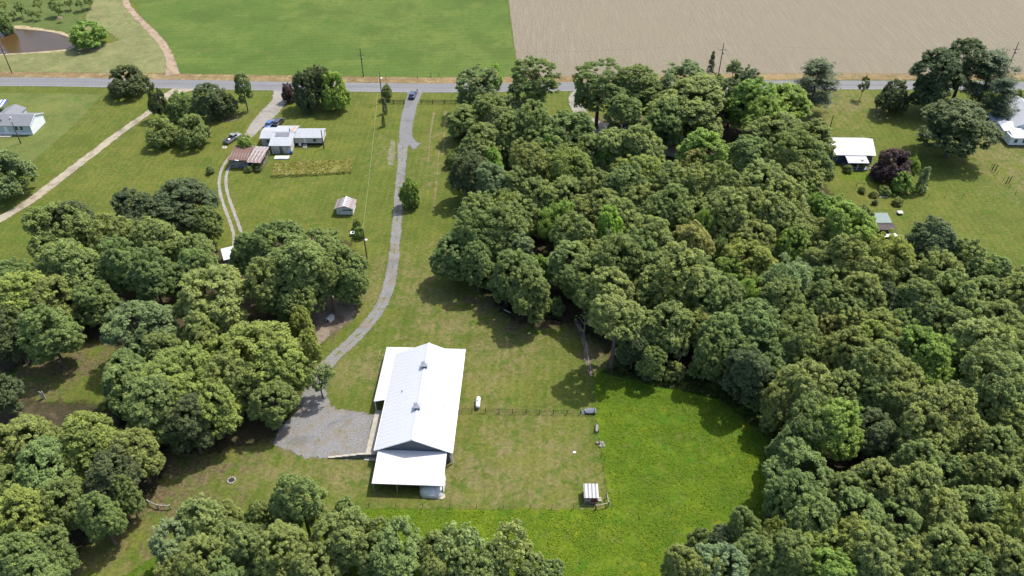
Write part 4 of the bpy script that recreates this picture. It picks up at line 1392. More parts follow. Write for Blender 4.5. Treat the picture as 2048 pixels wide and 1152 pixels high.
# front block: x -2.8..3, y 0..11
fb = MB()
fb.add([(-2.55, .25, 0), (2.75, .25, 0), (2.75, 11.0, 0), (-2.55, 11.0, 0), (-2.55, .25, 2.5), (2.75, .25, 2.5), (2.75, 11.0, 2.5), (-2.55, 11.0, 2.5), (2.75, 5.6, 3.6), (-2.55, 5.6, 3.6)],
       [(0, 1, 5, 4), (1, 2, 6, 8, 5), (2, 3, 7, 6), (3, 0, 4, 9, 7), (0, 3, 2, 1)])
fb.build('wall', M_whit, house)
metal_slope(house, V(-3.05, 5.6, 3.72), V(3.1, 5.6, 3.72), V(-3.05, -.1, 2.55), M_wroof2, None, .3)
metal_slope(house, V(-3.05, 5.6, 3.72), V(3.1, 5.6, 3.72), V(-3.05, 11.4, 2.55), M_wroof2, None, .3)
MB().bar((-3.05, 5.6, 3.76), (3.1, 5.6, 3.76), .3, .05).build('ridge_cap', M_wroof2, house)
sk = MB().box(-1.9, 1.9, -.75, .75, 0, .04).build('skylight', plain('grey_translucent_panel', (.16, .165, .18), .4), house)
sk.rotation_euler = (math.atan(1.17 / 5.7), 0, 0)
sk.location = (-.1, 4.4, 3.72 - 1.2 * 1.17 / 5.7 + .05)
MB().tube([(1.55, 6.3, 3.3), (1.55, 6.3, 4.35)], .14, 8).build('chimney', M_dark, house)
rs = MB().box(-.28, .28, -2.2, 2.2, 0, .02).build('rust_streak', plain('orange_rust', (.45, .24, .10), .8), house)
rs.location = (2.1, 8.4, 3.72 - 2.8 * 1.17 / 5.8 + .05)
rs.rotation_euler = (-math.atan(1.17 / 5.8), 0, 0)
MB().box(-.35, .55, .2, .25, 0, 1.9).build('door', plain('brown_stained_door', (.16, .13, .11), .8), house)
MB().box(-.3, .45, .18, .25, 2.05, 2.3).build('transom', M_glass, house)
# wings
for x0, x1, y0, y1, nm in ((-6.2, -2.57, 4.4, 10.2, 'l'), (2.77, 10.6, 4.7, 9.6, 'r')):
    ym = (y0 + y1) / 2
    zf = .0 if nm == 'l' else .75
    wb = MB()
    wb.add([(x0, y0, zf), (x1, y0, zf), (x1, y1, zf), (x0, y1, zf), (x0, y0, 2.5), (x1, y0, 2.5), (x1, y1, 2.5), (x0, y1, 2.5), (x1, ym, 3.15), (x0, ym, 3.15)],
           [(0, 1, 5, 4), (1, 2, 6, 8, 5), (2, 3, 7, 6), (3, 0, 4, 9, 7), (0, 3, 2, 1)])
    wb.build('wing', M_cream if nm == 'r' else M_whit, house)
    if nm == 'r':
        MB().box(x0 + .1, x1 - .1, y0 + .15, y1 - .15, 0, .76).build('crawl_space', M_dark, house)
    xa, xb = (x0 - .35, x1 + .4) if nm == 'l' else (x0 - .2, x1 + .25)
    metal_slope(house, V(xa, ym, 3.28), V(xb, ym, 3.28), V(xa, y0 - .3, 2.5), M_wroof2, None, .3, name='wing_roof')
    metal_slope(house, V(xa, ym, 3.28), V(xb, ym, 3.28), V(xa, y1 + .3, 2.5), M_wroof2, None, .3, name='wing_roof')
MB().box(5.4, 6.1, 4.62, 4.7, .75, 2.4).build('door', M_trim, house)
for k in range(3):
    MB().box(5.2, 6.3, 3.7 - k * .45, 4.15 - k * .45, 0, .62 - k * .2).build('step', M_post, house)
MB().box(3.9, 4.6, 4.25, 4.6, .1, .8).build('meter_box', M_trim, house)
window(house, 8.4, 4.7, 1.2, .9, .9)
window(house, -4.4, 4.4, 1.0, .8, .9)
dr = MB().lathe([(.3, 0), (.33, .3), (.33, .6), (.3, .9), (.27, .92)], n=14).build('rain_barrel', plain('blue_plastic', (.02, .12, .42), .4), None, True, G(583.5, 308))
tag(dr, 'blue plastic barrel at the front corner of the white T-shaped house', 'barrel')
pal = thing('pallet_stack', 'low white pallet platform on the lawn before the white T-shaped house', 'pallet', G(563, 319), R(1))
for k in range(9):
    MB().box(-1.9 + k * .43, -1.62 + k * .43, -.1, -.05, 0, .3).build('slat', M_trim, pal)
MB().box(-1.95, 2.0, -.05, 1.5, .26, .34).build('deck', plain('weathered_white_boards', (.55, .53, .49), .8), pal)

# ---- rusty barn with lean-to
M_rust = metal_mat('rusted_roof_metal', (.32, .28, .26), .7, 0, (.12, .065, .048), .95, 0, .2)
M_rust2 = metal_mat('half_rusted_metal', (.38, .38, .385), .55, 0, (.15, .08, .06), .62, R(90), .3)
M_oldwood = plain('grey_weathered_boards', (.27, .26, .245), .95, var=.35, scale=2.2, spec=.1)
rb = thing('rusty_barn', 'old grey board barn with rusty metal roof and open lean-to', 'barn', G(461, 336), R(-3))
MB().box(.15, 4.9, .1, 6.6, 0, 2.45).build('wall_core', M_dark, rb)
for k in range(17):
    h_ = 2.5 + rng.uniform(-.12, .05)
    MB().box(.1 + k * .288, .1 + k * .288 + .26, .02, .1, rng.uniform(0, .1), h_).build('board', M_oldwood, rb)
for k in range(14):
    MB().box(.05, .14, .12 + k * .46, .12 + k * .46 + .42, 0, 2.5).build('board', M_oldwood, rb)
metal_slope(rb, V(-.25, 7.0, 3.0), V(5.0, 7.0, 3.0), V(-.25, -.3, 2.6), M_rust, .75, mats=[M_rust])
metal_slope(rb, V(5.05, 6.9, 2.85), V(8.9, 6.9, 2.75), V(5.05, -.9, 2.45), M_rust2, .95, name='lean_to_roof')
for x, y in [(5.2, -.6), (8.7, -.6), (8.7, 3.0), (8.7, 6.6)]:
    MB().tube([(x, y, 0), (x, y, 2.4)], .09, 6).build('post', M_oldwood, rb)
for k in range(7):
    a_ = .3 + k * .9
    MB().bar((8.75, a_, rng.uniform(.1, .4)), (8.8, a_ + 1.2, rng.uniform(1.2, 2.0)), .12, .05).build('leaning_board', M_oldwood, rb)
MB().bar((6.2, -.7, 1.5), (6.9, -.75, 2.1), .3, .04).build('loose_sheet', M_trim, rb)
MB().bar((1.9, -.4, 2.72), (2.9, -.42, 2.6), .22, .04).build('loose_sheet', M_trim, rb)
T(497, 338, 8, 'g', 'bush', H=1.6, label='weeds growing inside the open bay of the rusty barn')
T(516, 338, 7, 'd', 'bush', H=1.5, label='dark weeds at the right post of the rusty barn')

# ---- small white shed with rusted gable roof
M_shw = plain('white_shed_boards', (.60, .62, .60), .7, var=.1)
sh = thing('garden_shed', 'small white shed with patchy rusted gable roof beside the gravel drive', 'shed', G(673, 430.5), R(-2))
MB().box(.1, 4.1, .1, 3.6, .18, 2.0).build('wall', M_shw, sh)
MB().prism([(.1, 2.0), (4.1, 2.0), (2.1, 2.75)], .1, 3.6).build('gable', M_shw, sh)
M_rust3 = metal_mat('patchy_rusted_metal', (.42, .43, .45), .5, 0, (.16, .08, .06), .68, 0, .3)
for sx in (-1, 1):
    metal_slope(sh, V(2.1, -.25, 2.86), V(2.1, 4.0, 2.86), V(2.1 + sx * 2.4, -.25, 1.98), M_rust3, .7, name='roof')
MB().bar((2.1, -.3, 2.92), (2.1, 4.02, 2.92), .34, .04).build('ridge_cap', M_trim, sh)
MB().box(1.6, 3.9, .05, .1, 1.35, 1.6).build('window_slot', M_dark, sh)
for x in (.3, 2.1, 3.9):
    for y in (.3, 3.4):
        MB().box(x - .1, x + .1, y - .1, y + .1, 0, .19).build('pier', M_conc, sh)

# ---- white play frame / table below the shed and the carport roof in the trees
fr = thing('play_frame', 'white frame with a ring on top standing between two bushes', 'play frame', G(710, 470), R(4))
MB().box(-1.0, .5, -.5, .5, .72, .8).build('top', M_trim, fr)
MB().lathe([(.3, .8), (.34, .86), (.26, .9), (.22, .84)], (-.4, 0, 0), 14).build('ring', M_dark, fr)
for x, y in ((-.9, -.4), (-.9, .4), (.4, -.4), (.4, .4)):
    MB().box(x - .04, x + .04, y - .04, y + .04, 0, .72).build('leg', M_trim, fr)
MB().bar((.3, .5, .7), (.8, 2.0, .1), .5, .05).build('slide', M_galv, fr)
cp = thing('carport', 'white carport roof half hidden under the left wood', 'carport', G(462, 524), R(24))
metal_slope(cp, V(-1.4, 2.2, 2.6), V(1.4, 2.2, 2.6), V(-1.4, -2.0, 2.3), M_wroof, .7)
for x in (-1.25, 1.25):
    for y in (-1.8, 2.0):
        MB().box(x - .05, x + .05, y - .05, y + .05, 0, 2.25).build('post', M_galv, cp)

# ---- dog house
dh = thing('dog_house', 'small grey dog house with metal roof on bare ground under the trees', 'dog house', G(660, 640), R(-28))
MB().box(-.55, .55, -.7, .7, .05, .75).build('wall', M_trim, dh)
MB().prism([(-.55, .75), (.55, .75), (0, 1.05)], -.7, .7).build('gable', M_trim, dh)
for sx in (-1, 1):
    metal_slope(dh, V(0, -.85, 1.12), V(0, .85, 1.12), V(sx * .75, -.85, .7), M_galv, None, .3)
MB().box(-.2, .2, -.72, -.69, .05, .55).build('door', M_dark, dh)

# ---- chicken coop in the paddock corner
cc = thing('chicken_coop', 'little red coop with white ribbed roof in the paddock corner', 'coop', G(1167, 1009), R(-1))
M_red = plain('faded_red_boards', (.20, .035, .045), .8, var=.2)
MB().box(.2, 2.2, .25, 2.5, .35, 1.55).build('wall', M_red, cc)
for x in (.2, 2.2):
    for y in (.25, 2.5):
        MB().box(x - .07, x + .07, y - .07, y + .07, 0, 1.7).build('leg', M_post, cc)
MB().box(.2, 1.15, .2, .25, .45, 1.2).build('nest_box', plain('grey_planks', (.33, .31, .29), .9), cc)
metal_slope(cc, V(0, 2.75, 1.85), V(2.4, 2.75, 1.85), V(0, .05, 1.7), M_wroof, .3, hgt=.05, mats=[M_wroof, metal_mat('grey_coop_metal', (.22, .225, .24), .5)])
MB().box(2.4, 3.0, .5, 1.3, 0, .3).build('ramp', M_post, cc)
for k in range(5):
    MB().bar((.1 + k * .45, .0, 0), (.1 + k * .45, .0, .5), .07).build('picket', M_post, cc)
MB().bar((0, 0, .45), (2.1, 0, .45), .06).build('rail', M_post, cc)

# ---- grey mobile home cut by the left edge
M_mhr = plain('grey_shingle_roof', (.165, .17, .18), .9, var=.08, scale=3)
M_mhs = plain('pale_blue_vinyl_siding', (.42, .50, .51), .6, var=.06)
M_mhw = plain('white_vinyl_siding', (.66, .69, .69), .6, var=.05)
mh = thing('mobile_home', 'pale blue mobile home with grey shingle roof at the left edge', 'house', G(66.5, 269.5), R(-1))
L_, D_ = 21.0, 7.4
wb = MB()
wb.add([(-L_, 0, 0), (0, 0, 0), (0, D_, 0), (-L_, D_, 0), (-L_, 0, 2.9), (0, 0, 2.9), (0, D_, 2.9), (-L_, D_, 2.9), (0, D_ / 2, 4.3), (-L_, D_ / 2, 4.3)],
       [(0, 1, 5, 4), (1, 2, 6, 8, 5), (2, 3, 7, 6), (3, 0, 4, 9, 7), (0, 3, 2, 1)])
wb.build('wall', M_mhs, mh)
ew = MB().prism([(0, 0.02), (D_, 0.02), (D_, 2.9), (D_ / 2, 4.28), (0, 2.9)], 0, .04).build('end_wall', M_mhw, mh)
ew.rotation_euler = (0, 0, R(90))
ew.location = (.05, 0, 0)
MB().box(-L_, .07, -.05, 0, 0, .75).build('skirting', M_mhw, mh)
for s_, y in ((0, -.3), (1, D_ + .3)):
    slab(mh, 'roof', [(-L_ - .3, D_ / 2, 4.42), (.3, D_ / 2, 4.42), (.3, y, 2.88), (-L_ - .3, y, 2.88)], M_mhr, .1)
# rear cross gable
slab(mh, 'cross_roof', [(-8.8, 3.5, 4.38), (-8.8, 10.5, 4.2), (-5.9, 10.5, 3.0), (-5.9, 6.6, 3.0)], M_mhr, .1)
slab(mh, 'cross_roof', [(-8.8, 3.5, 4.38), (-8.8, 10.5, 4.2), (-12, 10.5, 3.0), (-12, 6.6, 3.0)], M_mhr, .1)
MB().box(-11.6, -6.2, 7.3, 10.2, 0, 3.0).build('rear_room', M_mhs, mh)
MB().bar((.33, -.3, 2.86), (.33, D_ / 2, 4.4), .06, .18).build('rake_trim', M_trim, mh)
MB().bar((.33, D_ + .3, 2.86), (.33, D_ / 2, 4.4), .06, .18).build('rake_trim', M_trim, mh)
for x in (-2.6, -4.0, -11.2, -12.6):
    window(mh, x, 0, 1.45, .75, 1.15)
MB().box(-7.6, -6.6, -.06, 0, .75, 2.6).build('door', M_trim, mh)
MB().box(-9.2, -5.6, -1.8, -.1, 0, .2).build('porch_slab', M_conc, mh)
MB().lathe([(.22, 3.7), (.22, 4.35), (.05, 4.4)], (-6.0, 2.2, 0), 10).build('roof_vent', M_trim, mh)
MB().lathe([(.12, 3.4), (.12, 4.0), (.03, 4.02)], (-8.4, 1.3, 0), 8).build('vent_pipe', M_dark, mh)
cn = thing('striped_awning', 'blue and white striped awning behind the mobile home', 'awning', G(-8, 224), R(0))
M_blue = plain('blue_canvas', (.06, .09, .45), .7)
M_whc = plain('white_canvas', (.72, .71, .74), .7)
for k in range(12):
    slab(cn, 'stripe', [(-3 + k * .5, 3.0, 2.5), (-2.5 + k * .5, 3.0, 2.5), (-2.5 + k * .5, -.5, 1.9), (-3 + k * .5, -.5, 1.9)], M_blue if k % 2 else M_whc, .04)
for x in (-2.9, 2.9):
    MB().tube([(x, -.4, 0), (x, -.4, 1.9)], .05, 6).build('post', M_galv, cn)
    MB().tube([(x, 2.9, 0), (x, 2.9, 2.45)], .05, 6).build('post', M_galv, cn)

# ---- ranch house with the white roof at the right
M_slateblue = plain('dark_blue_siding', (.05, .075, .12), .7, var=.08)
rh = thing('ranch_house', 'ranch house with bright white metal roof and dark blue walls', 'house', (0, 0, 0), 0)
e0, e1 = G(1640, 311, 2.7), G(1752, 311, 2.7)
rh.location = (e1.x, e1.y, 0)
rh.rotation_euler = (0, 0, R(-1.5))
LR = (e1 - e0).length
DR = 9.4
w_ = MB().prism([(0, 0), (0, 2.7), (DR * .5, 4.85), (DR, 2.7), (DR, 0)], .4, LR - .5).build('wall', M_slateblue, rh)
w_.rotation_euler = (0, 0, R(90))
w_.location = (0, .45, 0)
w_.scale = (.93, 1, .98)
metal_slope(rh, V(-LR, DR * .5, 5.0), V(0, DR * .5, 5.0), V(-LR, -.1, 2.75), M_wroof, .914)
metal_slope(rh, V(-LR, DR * .5, 5.0), V(0, DR * .5, 5.0), V(-LR, DR + .1, 2.75), M_wroof, .914)
metal_slope(rh, V(-8.1, .3, 2.62), V(-2.6, .3, 2.62), V(-8.1, -3.3, 2.25), M_wroof2, .914, name='porch_roof')
for x in (-8.0, -5.4, -2.7):
    MB().box(x - .07, x + .07, -3.2, -3.06, 0, 2.2).build('post', M_trim, rh)
MB().box(-8.3, -2.4, -3.3, .4, 0, .25).build('porch_floor', plain('bluish_deck', (.16, .19, .24), .8), rh)
MB().bar((-8.0, -3.15, .95), (-2.7, -3.15, .95), .06).build('rail', M_trim, rh)
for x in (-10.4, -1.2):
    window(rh, x, .42, 1.0, 1.1, 1.1)
MB().box(-5.9, -4.9, .36, .42, .25, 2.3).build('door', M_trim, rh)
MB().tube([(-.5, -1.6, .1), (-1.0, -.3, 2.5)], .05, 6).build('downpipe', M_trim, rh)
pb = thing('white_bench', 'white bench in front of the ranch house porch near the plum tree', 'bench', G(1745, 340), R(-35))
MB().box(-.8, .8, -.25, .25, .4, .46).build('seat', M_trim, pb)
for x in (-.7, .7):
    MB().box(x - .05, x + .05, -.2, .2, 0, .4).build('leg', M_trim, pb)
MB().box(-.8, .8, .22, .27, .46, .9).build('backrest', M_trim, pb)
gt = thing('garden_swing_frame', 'thin dark arch of a garden frame on the ranch house lawn', 'garden frame', G(1718, 377), 0)
MB().tube([(-.9, 0, 0), (-.9, 0, 1.6)], .05, 6).build('post', M_dark, gt)
MB().tube([(1.0, 0, 0), (1.0, 0, 1.6)], .05, 6).build('post', M_dark, gt)
MB().tube([(-.95, 0, 1.6), (1.05, 0, 1.6)], .05, 6).build('crossbar', M_dark, gt)
lg = MB().bar(G(1758, 395.5) + V(0, 0, .12), G(1775, 395) + V(0, 0, .12), .22).build('garden_log', plain('bleached_log', (.52, .47, .38), .9))
tag(lg, 'bleached straight log lying along the edge of the ranch garden', 'log')

# ---- green roofed shed
gs = thing('green_roof_shed', 'shed with sea green metal roof at the edge of the wood', 'shed', G(1783, 463), R(0))
M_green_r = metal_mat('sea_green_metal', (.065, .12, .105), .5)
MB().box(-6.0, -.15, .4, 3.8, 0, 2.0).build('wall', plain('brown_shed_boards', (.13, .09, .08), .85), gs)
metal_slope(gs, V(-6.3, 4.2, 2.5), V(-.2, 4.2, 2.5), V(-6.3, .6, 2.1), M_green_r, .9)
metal_slope(gs, V(-6.2, .9, 1.95), V(.15, .9, 1.95), V(-6.2, -1.6, 1.6), plain('dark_brown_roofing', (.075, .055, .06), .9), None, .3, name='lower_roof')
for x in (-5.9, 0):
    MB().box(x - .06, x + .06, -1.45, -1.33, 0, 1.58).build('post', M_post, gs)
tr_ = thing('utility_trailer', 'white flat trailer parked below the green roofed shed', 'trailer', G(1783, 474), R(8))
MB().box(-2.2, 1.0, -.6, .6, .55, .65).build('deck', M_trim, tr_)
for y in (-.7, .7):
    w = MB().tube([(-.4, y - .08, .3), (-.4, y + .08, .3)], .3, 12).build('wheel', M_dark, tr_)
MB().bar((1.0, 0, .55), (2.0, 0, .5), .08).build('drawbar', M_galv, tr_)
bh = thing('well_house', 'tiny white capped well house standing alone on the right lawn', 'well house', G(1799, 428), 0)
MB().box(-.4, .4, -.4, .4, 0, .6).build('wall', M_dark, bh)
MB().add([(-.6, -.6, .6), (.6, -.6, .6), (.6, .6, .6), (-.6, .6, .6), (0, 0, 1.0)], [(0, 3, 2, 1), (0, 1, 4), (1, 2, 4), (2, 3, 4), (3, 0, 4)]).build('roof', M_trim, bh)

# ---- white farmhouse cut by the right edge
fh = thing('white_farmhouse', 'white farmhouse with several pale metal roofs at the right edge', 'house', G(2016, 292), R(-2))
MB().box(0, 9, .1, 5.2, .3, 2.7).build('wall', M_mhw, fh)
MB().box(.1, 8.9, .2, 5.0, 0, .32).build('foundation', M_dark, fh)
metal_slope(fh, V(.4, 3.2, 3.3), V(9.3, 3.2, 3.3), V(.4, -.3, 2.6), M_wroof2, .9)
metal_slope(fh, V(-.8, 8.0, 3.5), V(4.5, 8.0, 3.5), V(-.8, 3.2, 2.9), M_wroof2, .9, name='lean_to_roof')
MB().box(-.5, 4.3, 4.9, 12.5, 0, 2.8).build('side_room', M_mhw, fh)
metal_slope(fh, V(-1.6, 13.2, 3.5), V(3.6, 13.2, 3.5), V(-1.6, 9.0, 2.9), M_wroof2, .9, name='lean_to_roof')
MB().prism([(3.4, 0), (14.6, 0), (14.6, 3.3), (9.0, 5.6), (3.4, 3.3)], 5.3, 19).build('main_block', M_mhw, fh)
metal_slope(fh, V(9.0, 5.0, 5.8), V(9.0, 19.3, 5.8), V(3.0, 5.0, 3.25), M_wroof2, .9, name='main_roof')
metal_slope(fh, V(9.0, 5.0, 5.8), V(9.0, 19.3, 5.8), V(15.0, 5.0, 3.25), M_wroof2, .9, name='main_roof')
window(fh, 1.6, .1, 1.0, .85, 1.1)
window(fh, 3.9, .1, 1.0, .85, 1.1)
window(fh, 6.6, .1, 1.0, .85, 1.1)

# ---- houses hidden in the wood: slate and grey roofs, blue tarp
hr = thing('hidden_grey_house', 'house with pinkish grey roof showing between crowns in the wood', 'house', G(1332, 300), R(-20))
MB().box(-4, 4, -3, 3, 0, 2.5).build('wall', M_whit, hr)
M_gr = plain('faded_shingles', (.30, .25, .25), .9, var=.12)
for s_ in (-1, 1):
    slab(hr, 'roof', [(-4.4, 0, 3.9), (4.4, 0, 3.9), (4.4, s_ * 3.5, 2.45), (-4.4, s_ * 3.5, 2.45)], M_gr, .1)
hw = thing('hidden_white_house', 'house with white metal roof glimpsed between crowns left of the blue tarp', 'house', G(1170, 322), R(3))
MB().box(-4, 4, -3.5, 3.5, 0, 2.5).build('wall', M_whit, hw)
for s_ in (-1, 1):
    slab(hw, 'roof', [(-4.4, 0, 3.9), (4.4, 0, 3.9), (4.4, s_ * 4.0, 2.45), (-4.4, s_ * 4.0, 2.45)], M_wroof2, .08)
hy = thing('gravel_forecourt', 'pale gravel yard and drive under the roadside trees', 'drive', (0, 0, 0))
hy['kind'] = 'structure'
s1 = strip('gravel', GP([(1160, 182), (1150, 200), (1158, 222), (1172, 240), (1200, 256), (1250, 262), (1310, 262)]), [4, 4, 4, 5, 7, 8, 6], .03, M_pale, .6, kind=None)
s1.parent = hy
tb = thing('blue_tarp', 'bright blue tarp glimpsed through crowns in the wood', 'tarp', G(1202, 305), R(10))
tv = []
for i in range(7):
    for j in range(7):
        tv.append((-1.5 + i * .5, -1.2 + j * .4, .9 + .5 * math.sin(i * .52) * math.sin(j * .52) + rng.uniform(-.05, .05) if 0 < i < 6 and 0 < j < 6 else .02))
MB().add(tv, [(i * 7 + j, i * 7 + j + 1, (i + 1) * 7 + j + 1, (i + 1) * 7 + j) for i in range(6) for j in range(6)]).build('sheet', plain('blue_tarpaulin', (.03, .10, .50), .4), tb)

# ------------------------------------------------------------------ vehicles
M_tyre = plain('tyre_rubber', (.02, .02, .02), .85)
M_rim = plain('wheel_rim', (.35, .35, .36), .35, .6)
M_lampw = plain('clear_lamp', (.6, .6, .58), .15)
M_lampr = plain('red_lamp', (.35, .02, .02), .2)


def paint(name, col):
    t = NT(name)
    b = t.n('BsdfPrincipled')
    b.inputs['Base Color'].default_value = (*col, 1)
    b.inputs['Roughness'].default_value = .35
    b.inputs['Metallic'].default_value = .25
    b.inputs['Coat Weight'].default_value = .6
    b.inputs['Coat Roughness'].default_value = .08
    t.l(b.outputs[0], t.out.inputs['Surface'])
    return t.m


def loft(secs):
    """secs: (y, half width bottom, half width top, z bottom, z top)"""
    b = MB()
    vs, fs = [], []
    for y, wb_, wt, z0, z1 in secs:
        ch = min(.08, (z1 - z0) * .25)
        vs += [(-wb_, y, z0 + ch), (-wb_ + .06, y, z0), (wb_ - .06, y, z0), (wb_, y, z0 + ch), (wt, y, z1 - ch), (wt - .1, y, z1), (-wt + .1, y, z1), (-wt, y, z1 - ch)]
    for i in range(len(secs) - 1):
        for k in range(8):
            fs.append((i * 8 + k, i * 8 + (k + 1) % 8, (i + 1) * 8 + (k + 1) % 8, (i + 1) * 8 + k))
    fs += [tuple(range(7, -1, -1)), tuple(range((len(secs) - 1) * 8, len(secs) * 8))]
    b.add(vs, fs)
    return b


def car(name, label, cat, loc, rz, mat, kind='sedan', L=4.7, Wd=1.82):
    c = thing(name, label, cat, loc, rz)
    w = Wd / 2
    f, r = L / 2, -L / 2
    hood = .92 if kind != 'suv' else 1.05
    secs = [(r, w * .86, w * .84, .38, hood - .06), (r + .15, w * .97, w * .93, .28, hood), (r + L * .25, w, w * .96, .22, hood + .02), (0, w, w * .96, .22, hood + .02), (f - L * .28, w, w * .95, .22, hood),
            (f - .35, w * .96, w * .88, .26, hood - .12), (f, w * .82, w * .74, .36, hood - .28)]
    if kind == 'pickup':
        secs = [(-.35, w, w * .97, .34, 1.05), (f - L * .27, w, w * .96, .34, 1.06), (f - .3, w * .97, w * .92, .36, 1.0), (f, w * .88, w * .84, .42, .88)]
    loft(secs).build('body', mat, c, True)
    if kind == 'pickup':
        bed = MB()
        bed.box(-w, w, r, -.4, .42, .62)
        for x in (-w, w - .09):
            bed.box(x, x + .09, r, -.4, .62, 1.06)
        bed.box(-w + .09, w - .09, -.49, -.4, .62, 1.06)
        bd = bed.build('bed', mat, c)
        MB().box(-w + .02, w - .02, r - .06, r, .5, 1.06).build('tailgate', mat, c)
        MB().box(-w + .1, w - .1, r + .05, -.5, .625, .64).build('bed_liner', M_dark, c)
        MB().box(-w * .95, w * .95, r - .2, r - .06, .4, .55).build('bumper', M_rim, c)
        MB().box(-.3, .25, -1.6, -1.0, .64, .95).build('cargo_box', M_trim, c)
        gy = [(-.38, .80, 1.04), (-.30, .76, 1.68), (.75, .74, 1.70), (1.35, .82, 1.05)]
    elif kind == 'suv':
        gy = [(r + .2, .82, hood), (r + .55, .74, 1.62), (.35, .74, 1.66), (1.15, .84, hood)]
    else:
        gy = [(r + .75, .82, hood - .02), (r + 1.45, .70, 1.38), (.25, .70, 1.40), (1.15, .84, hood - .02)]
    g_ = MB()
    vs = []
    for y, k, z in gy:
        vs += [(-w * k, y, z), (w * k, y, z)]
    lo = [(-w * .93, gy[0][0], hood - .05), (w * .93, gy[0][0], hood - .05), (-w * .93, gy[3][0], hood - .05), (w * .93, gy[3][0], hood - .05)]
    g_.add(vs + lo, [(0, 1, 3, 2), (2, 3, 5, 4), (4, 5, 7, 6), (8, 0, 2, 4, 6, 10), (9, 11, 7, 5, 3, 1), (8, 9, 1, 0), (10, 6, 7, 11)])
    g_.build('windows', M_glass, c)
    MB().add([(-w * gy[1][1] - .01, gy[1][0] - .05, gy[1][2] + .01), (w * gy[1][1] + .01, gy[1][0] - .05, gy[1][2] + .01), (w * gy[2][1] + .01, gy[2][0] + .08, gy[2][2] + .01), (-w * gy[2][1] - .01, gy[2][0] + .08, gy[2][2] + .01),
              (-w * gy[1][1] + .1, gy[1][0] + .05, gy[1][2] + .05), (w * gy[1][1] - .1, gy[1][0] + .05, gy[1][2] + .05), (w * gy[2][1] - .1, gy[2][0] - .05, gy[2][2] + .05), (-w * gy[2][1] + .1, gy[2][0] - .05, gy[2][2] + .05)],
             [(0, 3, 2, 1), (4, 5, 6, 7), (0, 1, 5, 4), (1, 2, 6, 5), (2, 3, 7, 6), (3, 0, 4, 7)]).build('roof', mat, c)
    for y in (f - .85, r + .9):
        for s_ in (-1, 1):
            wl = MB().tube([(s_ * (w - .2), y, .33), (s_ * (w + .01), y, .33)], .33, 14).build('wheel', M_tyre, c)
            MB().tube([(s_ * (w + .005), y, .33), (s_ * (w + .025), y, .33)], .2, 10).build('rim', M_rim, wl)
    for s_ in (-1, 1):
        MB().box(s_ * w * .62 - .16, s_ * w * .62 + .16, f - .12, f + .01, hood - .42, hood - .28).build('headlight', M_lampw, c)
        MB().box(s_ * w * .72 - .1, s_ * w * .72 + .1, r - .03, r + .06, hood - .3, hood - .1).build('tail_light', M_lampr, c)
        MB().box(s_ * w - (.02 if s_ < 0 else -.02) - .09, s_ * w + .09, .95, 1.1, hood, hood + .14).build('mirror', mat, c)
    return c


P_navy = paint('navy_paint', (.025, .045, .075))
P_blue = paint('blue_paint', (.05, .095, .24))
P_black = paint('charcoal_paint', (.035, .032, .035))
P_silver = paint('silver_paint', (.20, .205, .21))
a, b = G(822, 201), G(829, 185)
car('parked_suv', 'dark blue car stopped on the paved drive by the road', 'car', G(825.5, 195) + V(0, .6, 0), math.atan2(-(b.x - a.x), b.y - a.y), P_navy, 'suv', 4.7)
car('blue_sedan', 'blue sedan parked left of the white T-shaped house', 'car', G(529.5, 261) + V(.9, 3.0, 0), R(-12), P_blue, 'sedan', 5.2, 1.9)
car('dark_sedan', 'charcoal car half hidden behind the white house roof', 'car', G(545, 262) + V(.9, 4.2, 0), R(-14), P_black, 'suv', 4.8, 1.9)
car('silver_pickup', 'silver pickup truck with open bed parked on the lawn', 'pickup truck', G(461, 284) + V(.4, 1.2, 0), R(-28), P_silver, 'pickup', 5.6, 1.95)

# ------------------------------------------------------------------ poles, fences, small things
M_creo = plain('dark_creosote_pole', (.075, .06, .05), .9, var=.25)
M_wire = plain('cable', (.08, .08, .08), .7)
M_wire_sunlit = plain('sunlit_service_cable', (.40, .40, .28), .5)  # sunlight on the wire is put into this pale yellow


def pole(base, H, label, arm=True, lamp=None, rz=0):
    p = thing('utility_pole', label, 'utility pole', G(*base), rz, 'utility poles')
    MB().tube([(0, 0, -.2), (0, 0, H)], [.17, .11], 8).build('post', M_creo, p)
    if arm:
        MB().bar((-1.1, -.12, H - 2.2), (1.1, -.12, H - 2.2), .1, .12).build('crossarm', M_creo, p)
    for x in ((-1.0, 0, 1.0) if arm else (0,)):
        z = H - 2.15 if arm and x else H
        MB().lathe([(.05, 0), (.08, .08), (.05, .2)], (x, -.12 if x else 0, z), 8).build('insulator', M_galv, p)
    MB().lathe([(.2, 0), (.22, .1), (.22, .6), (.1, .66)], (.36, 0, H - 3.6), 10).build('transformer', M_galv, p) if arm else None
    if lamp:
        a_ = MB().tube([(0, 0, lamp), (.35, -.35, lamp + .2)], .03, 6).build('lamp_arm', M_galv, p)
        MB().lathe([(.06, .12), (.3, 0), (.3, -.1), (.05, -.14)], (.5, -.5, lamp + .15), 12).build('lamp_head', M_trim, a_)
    return p


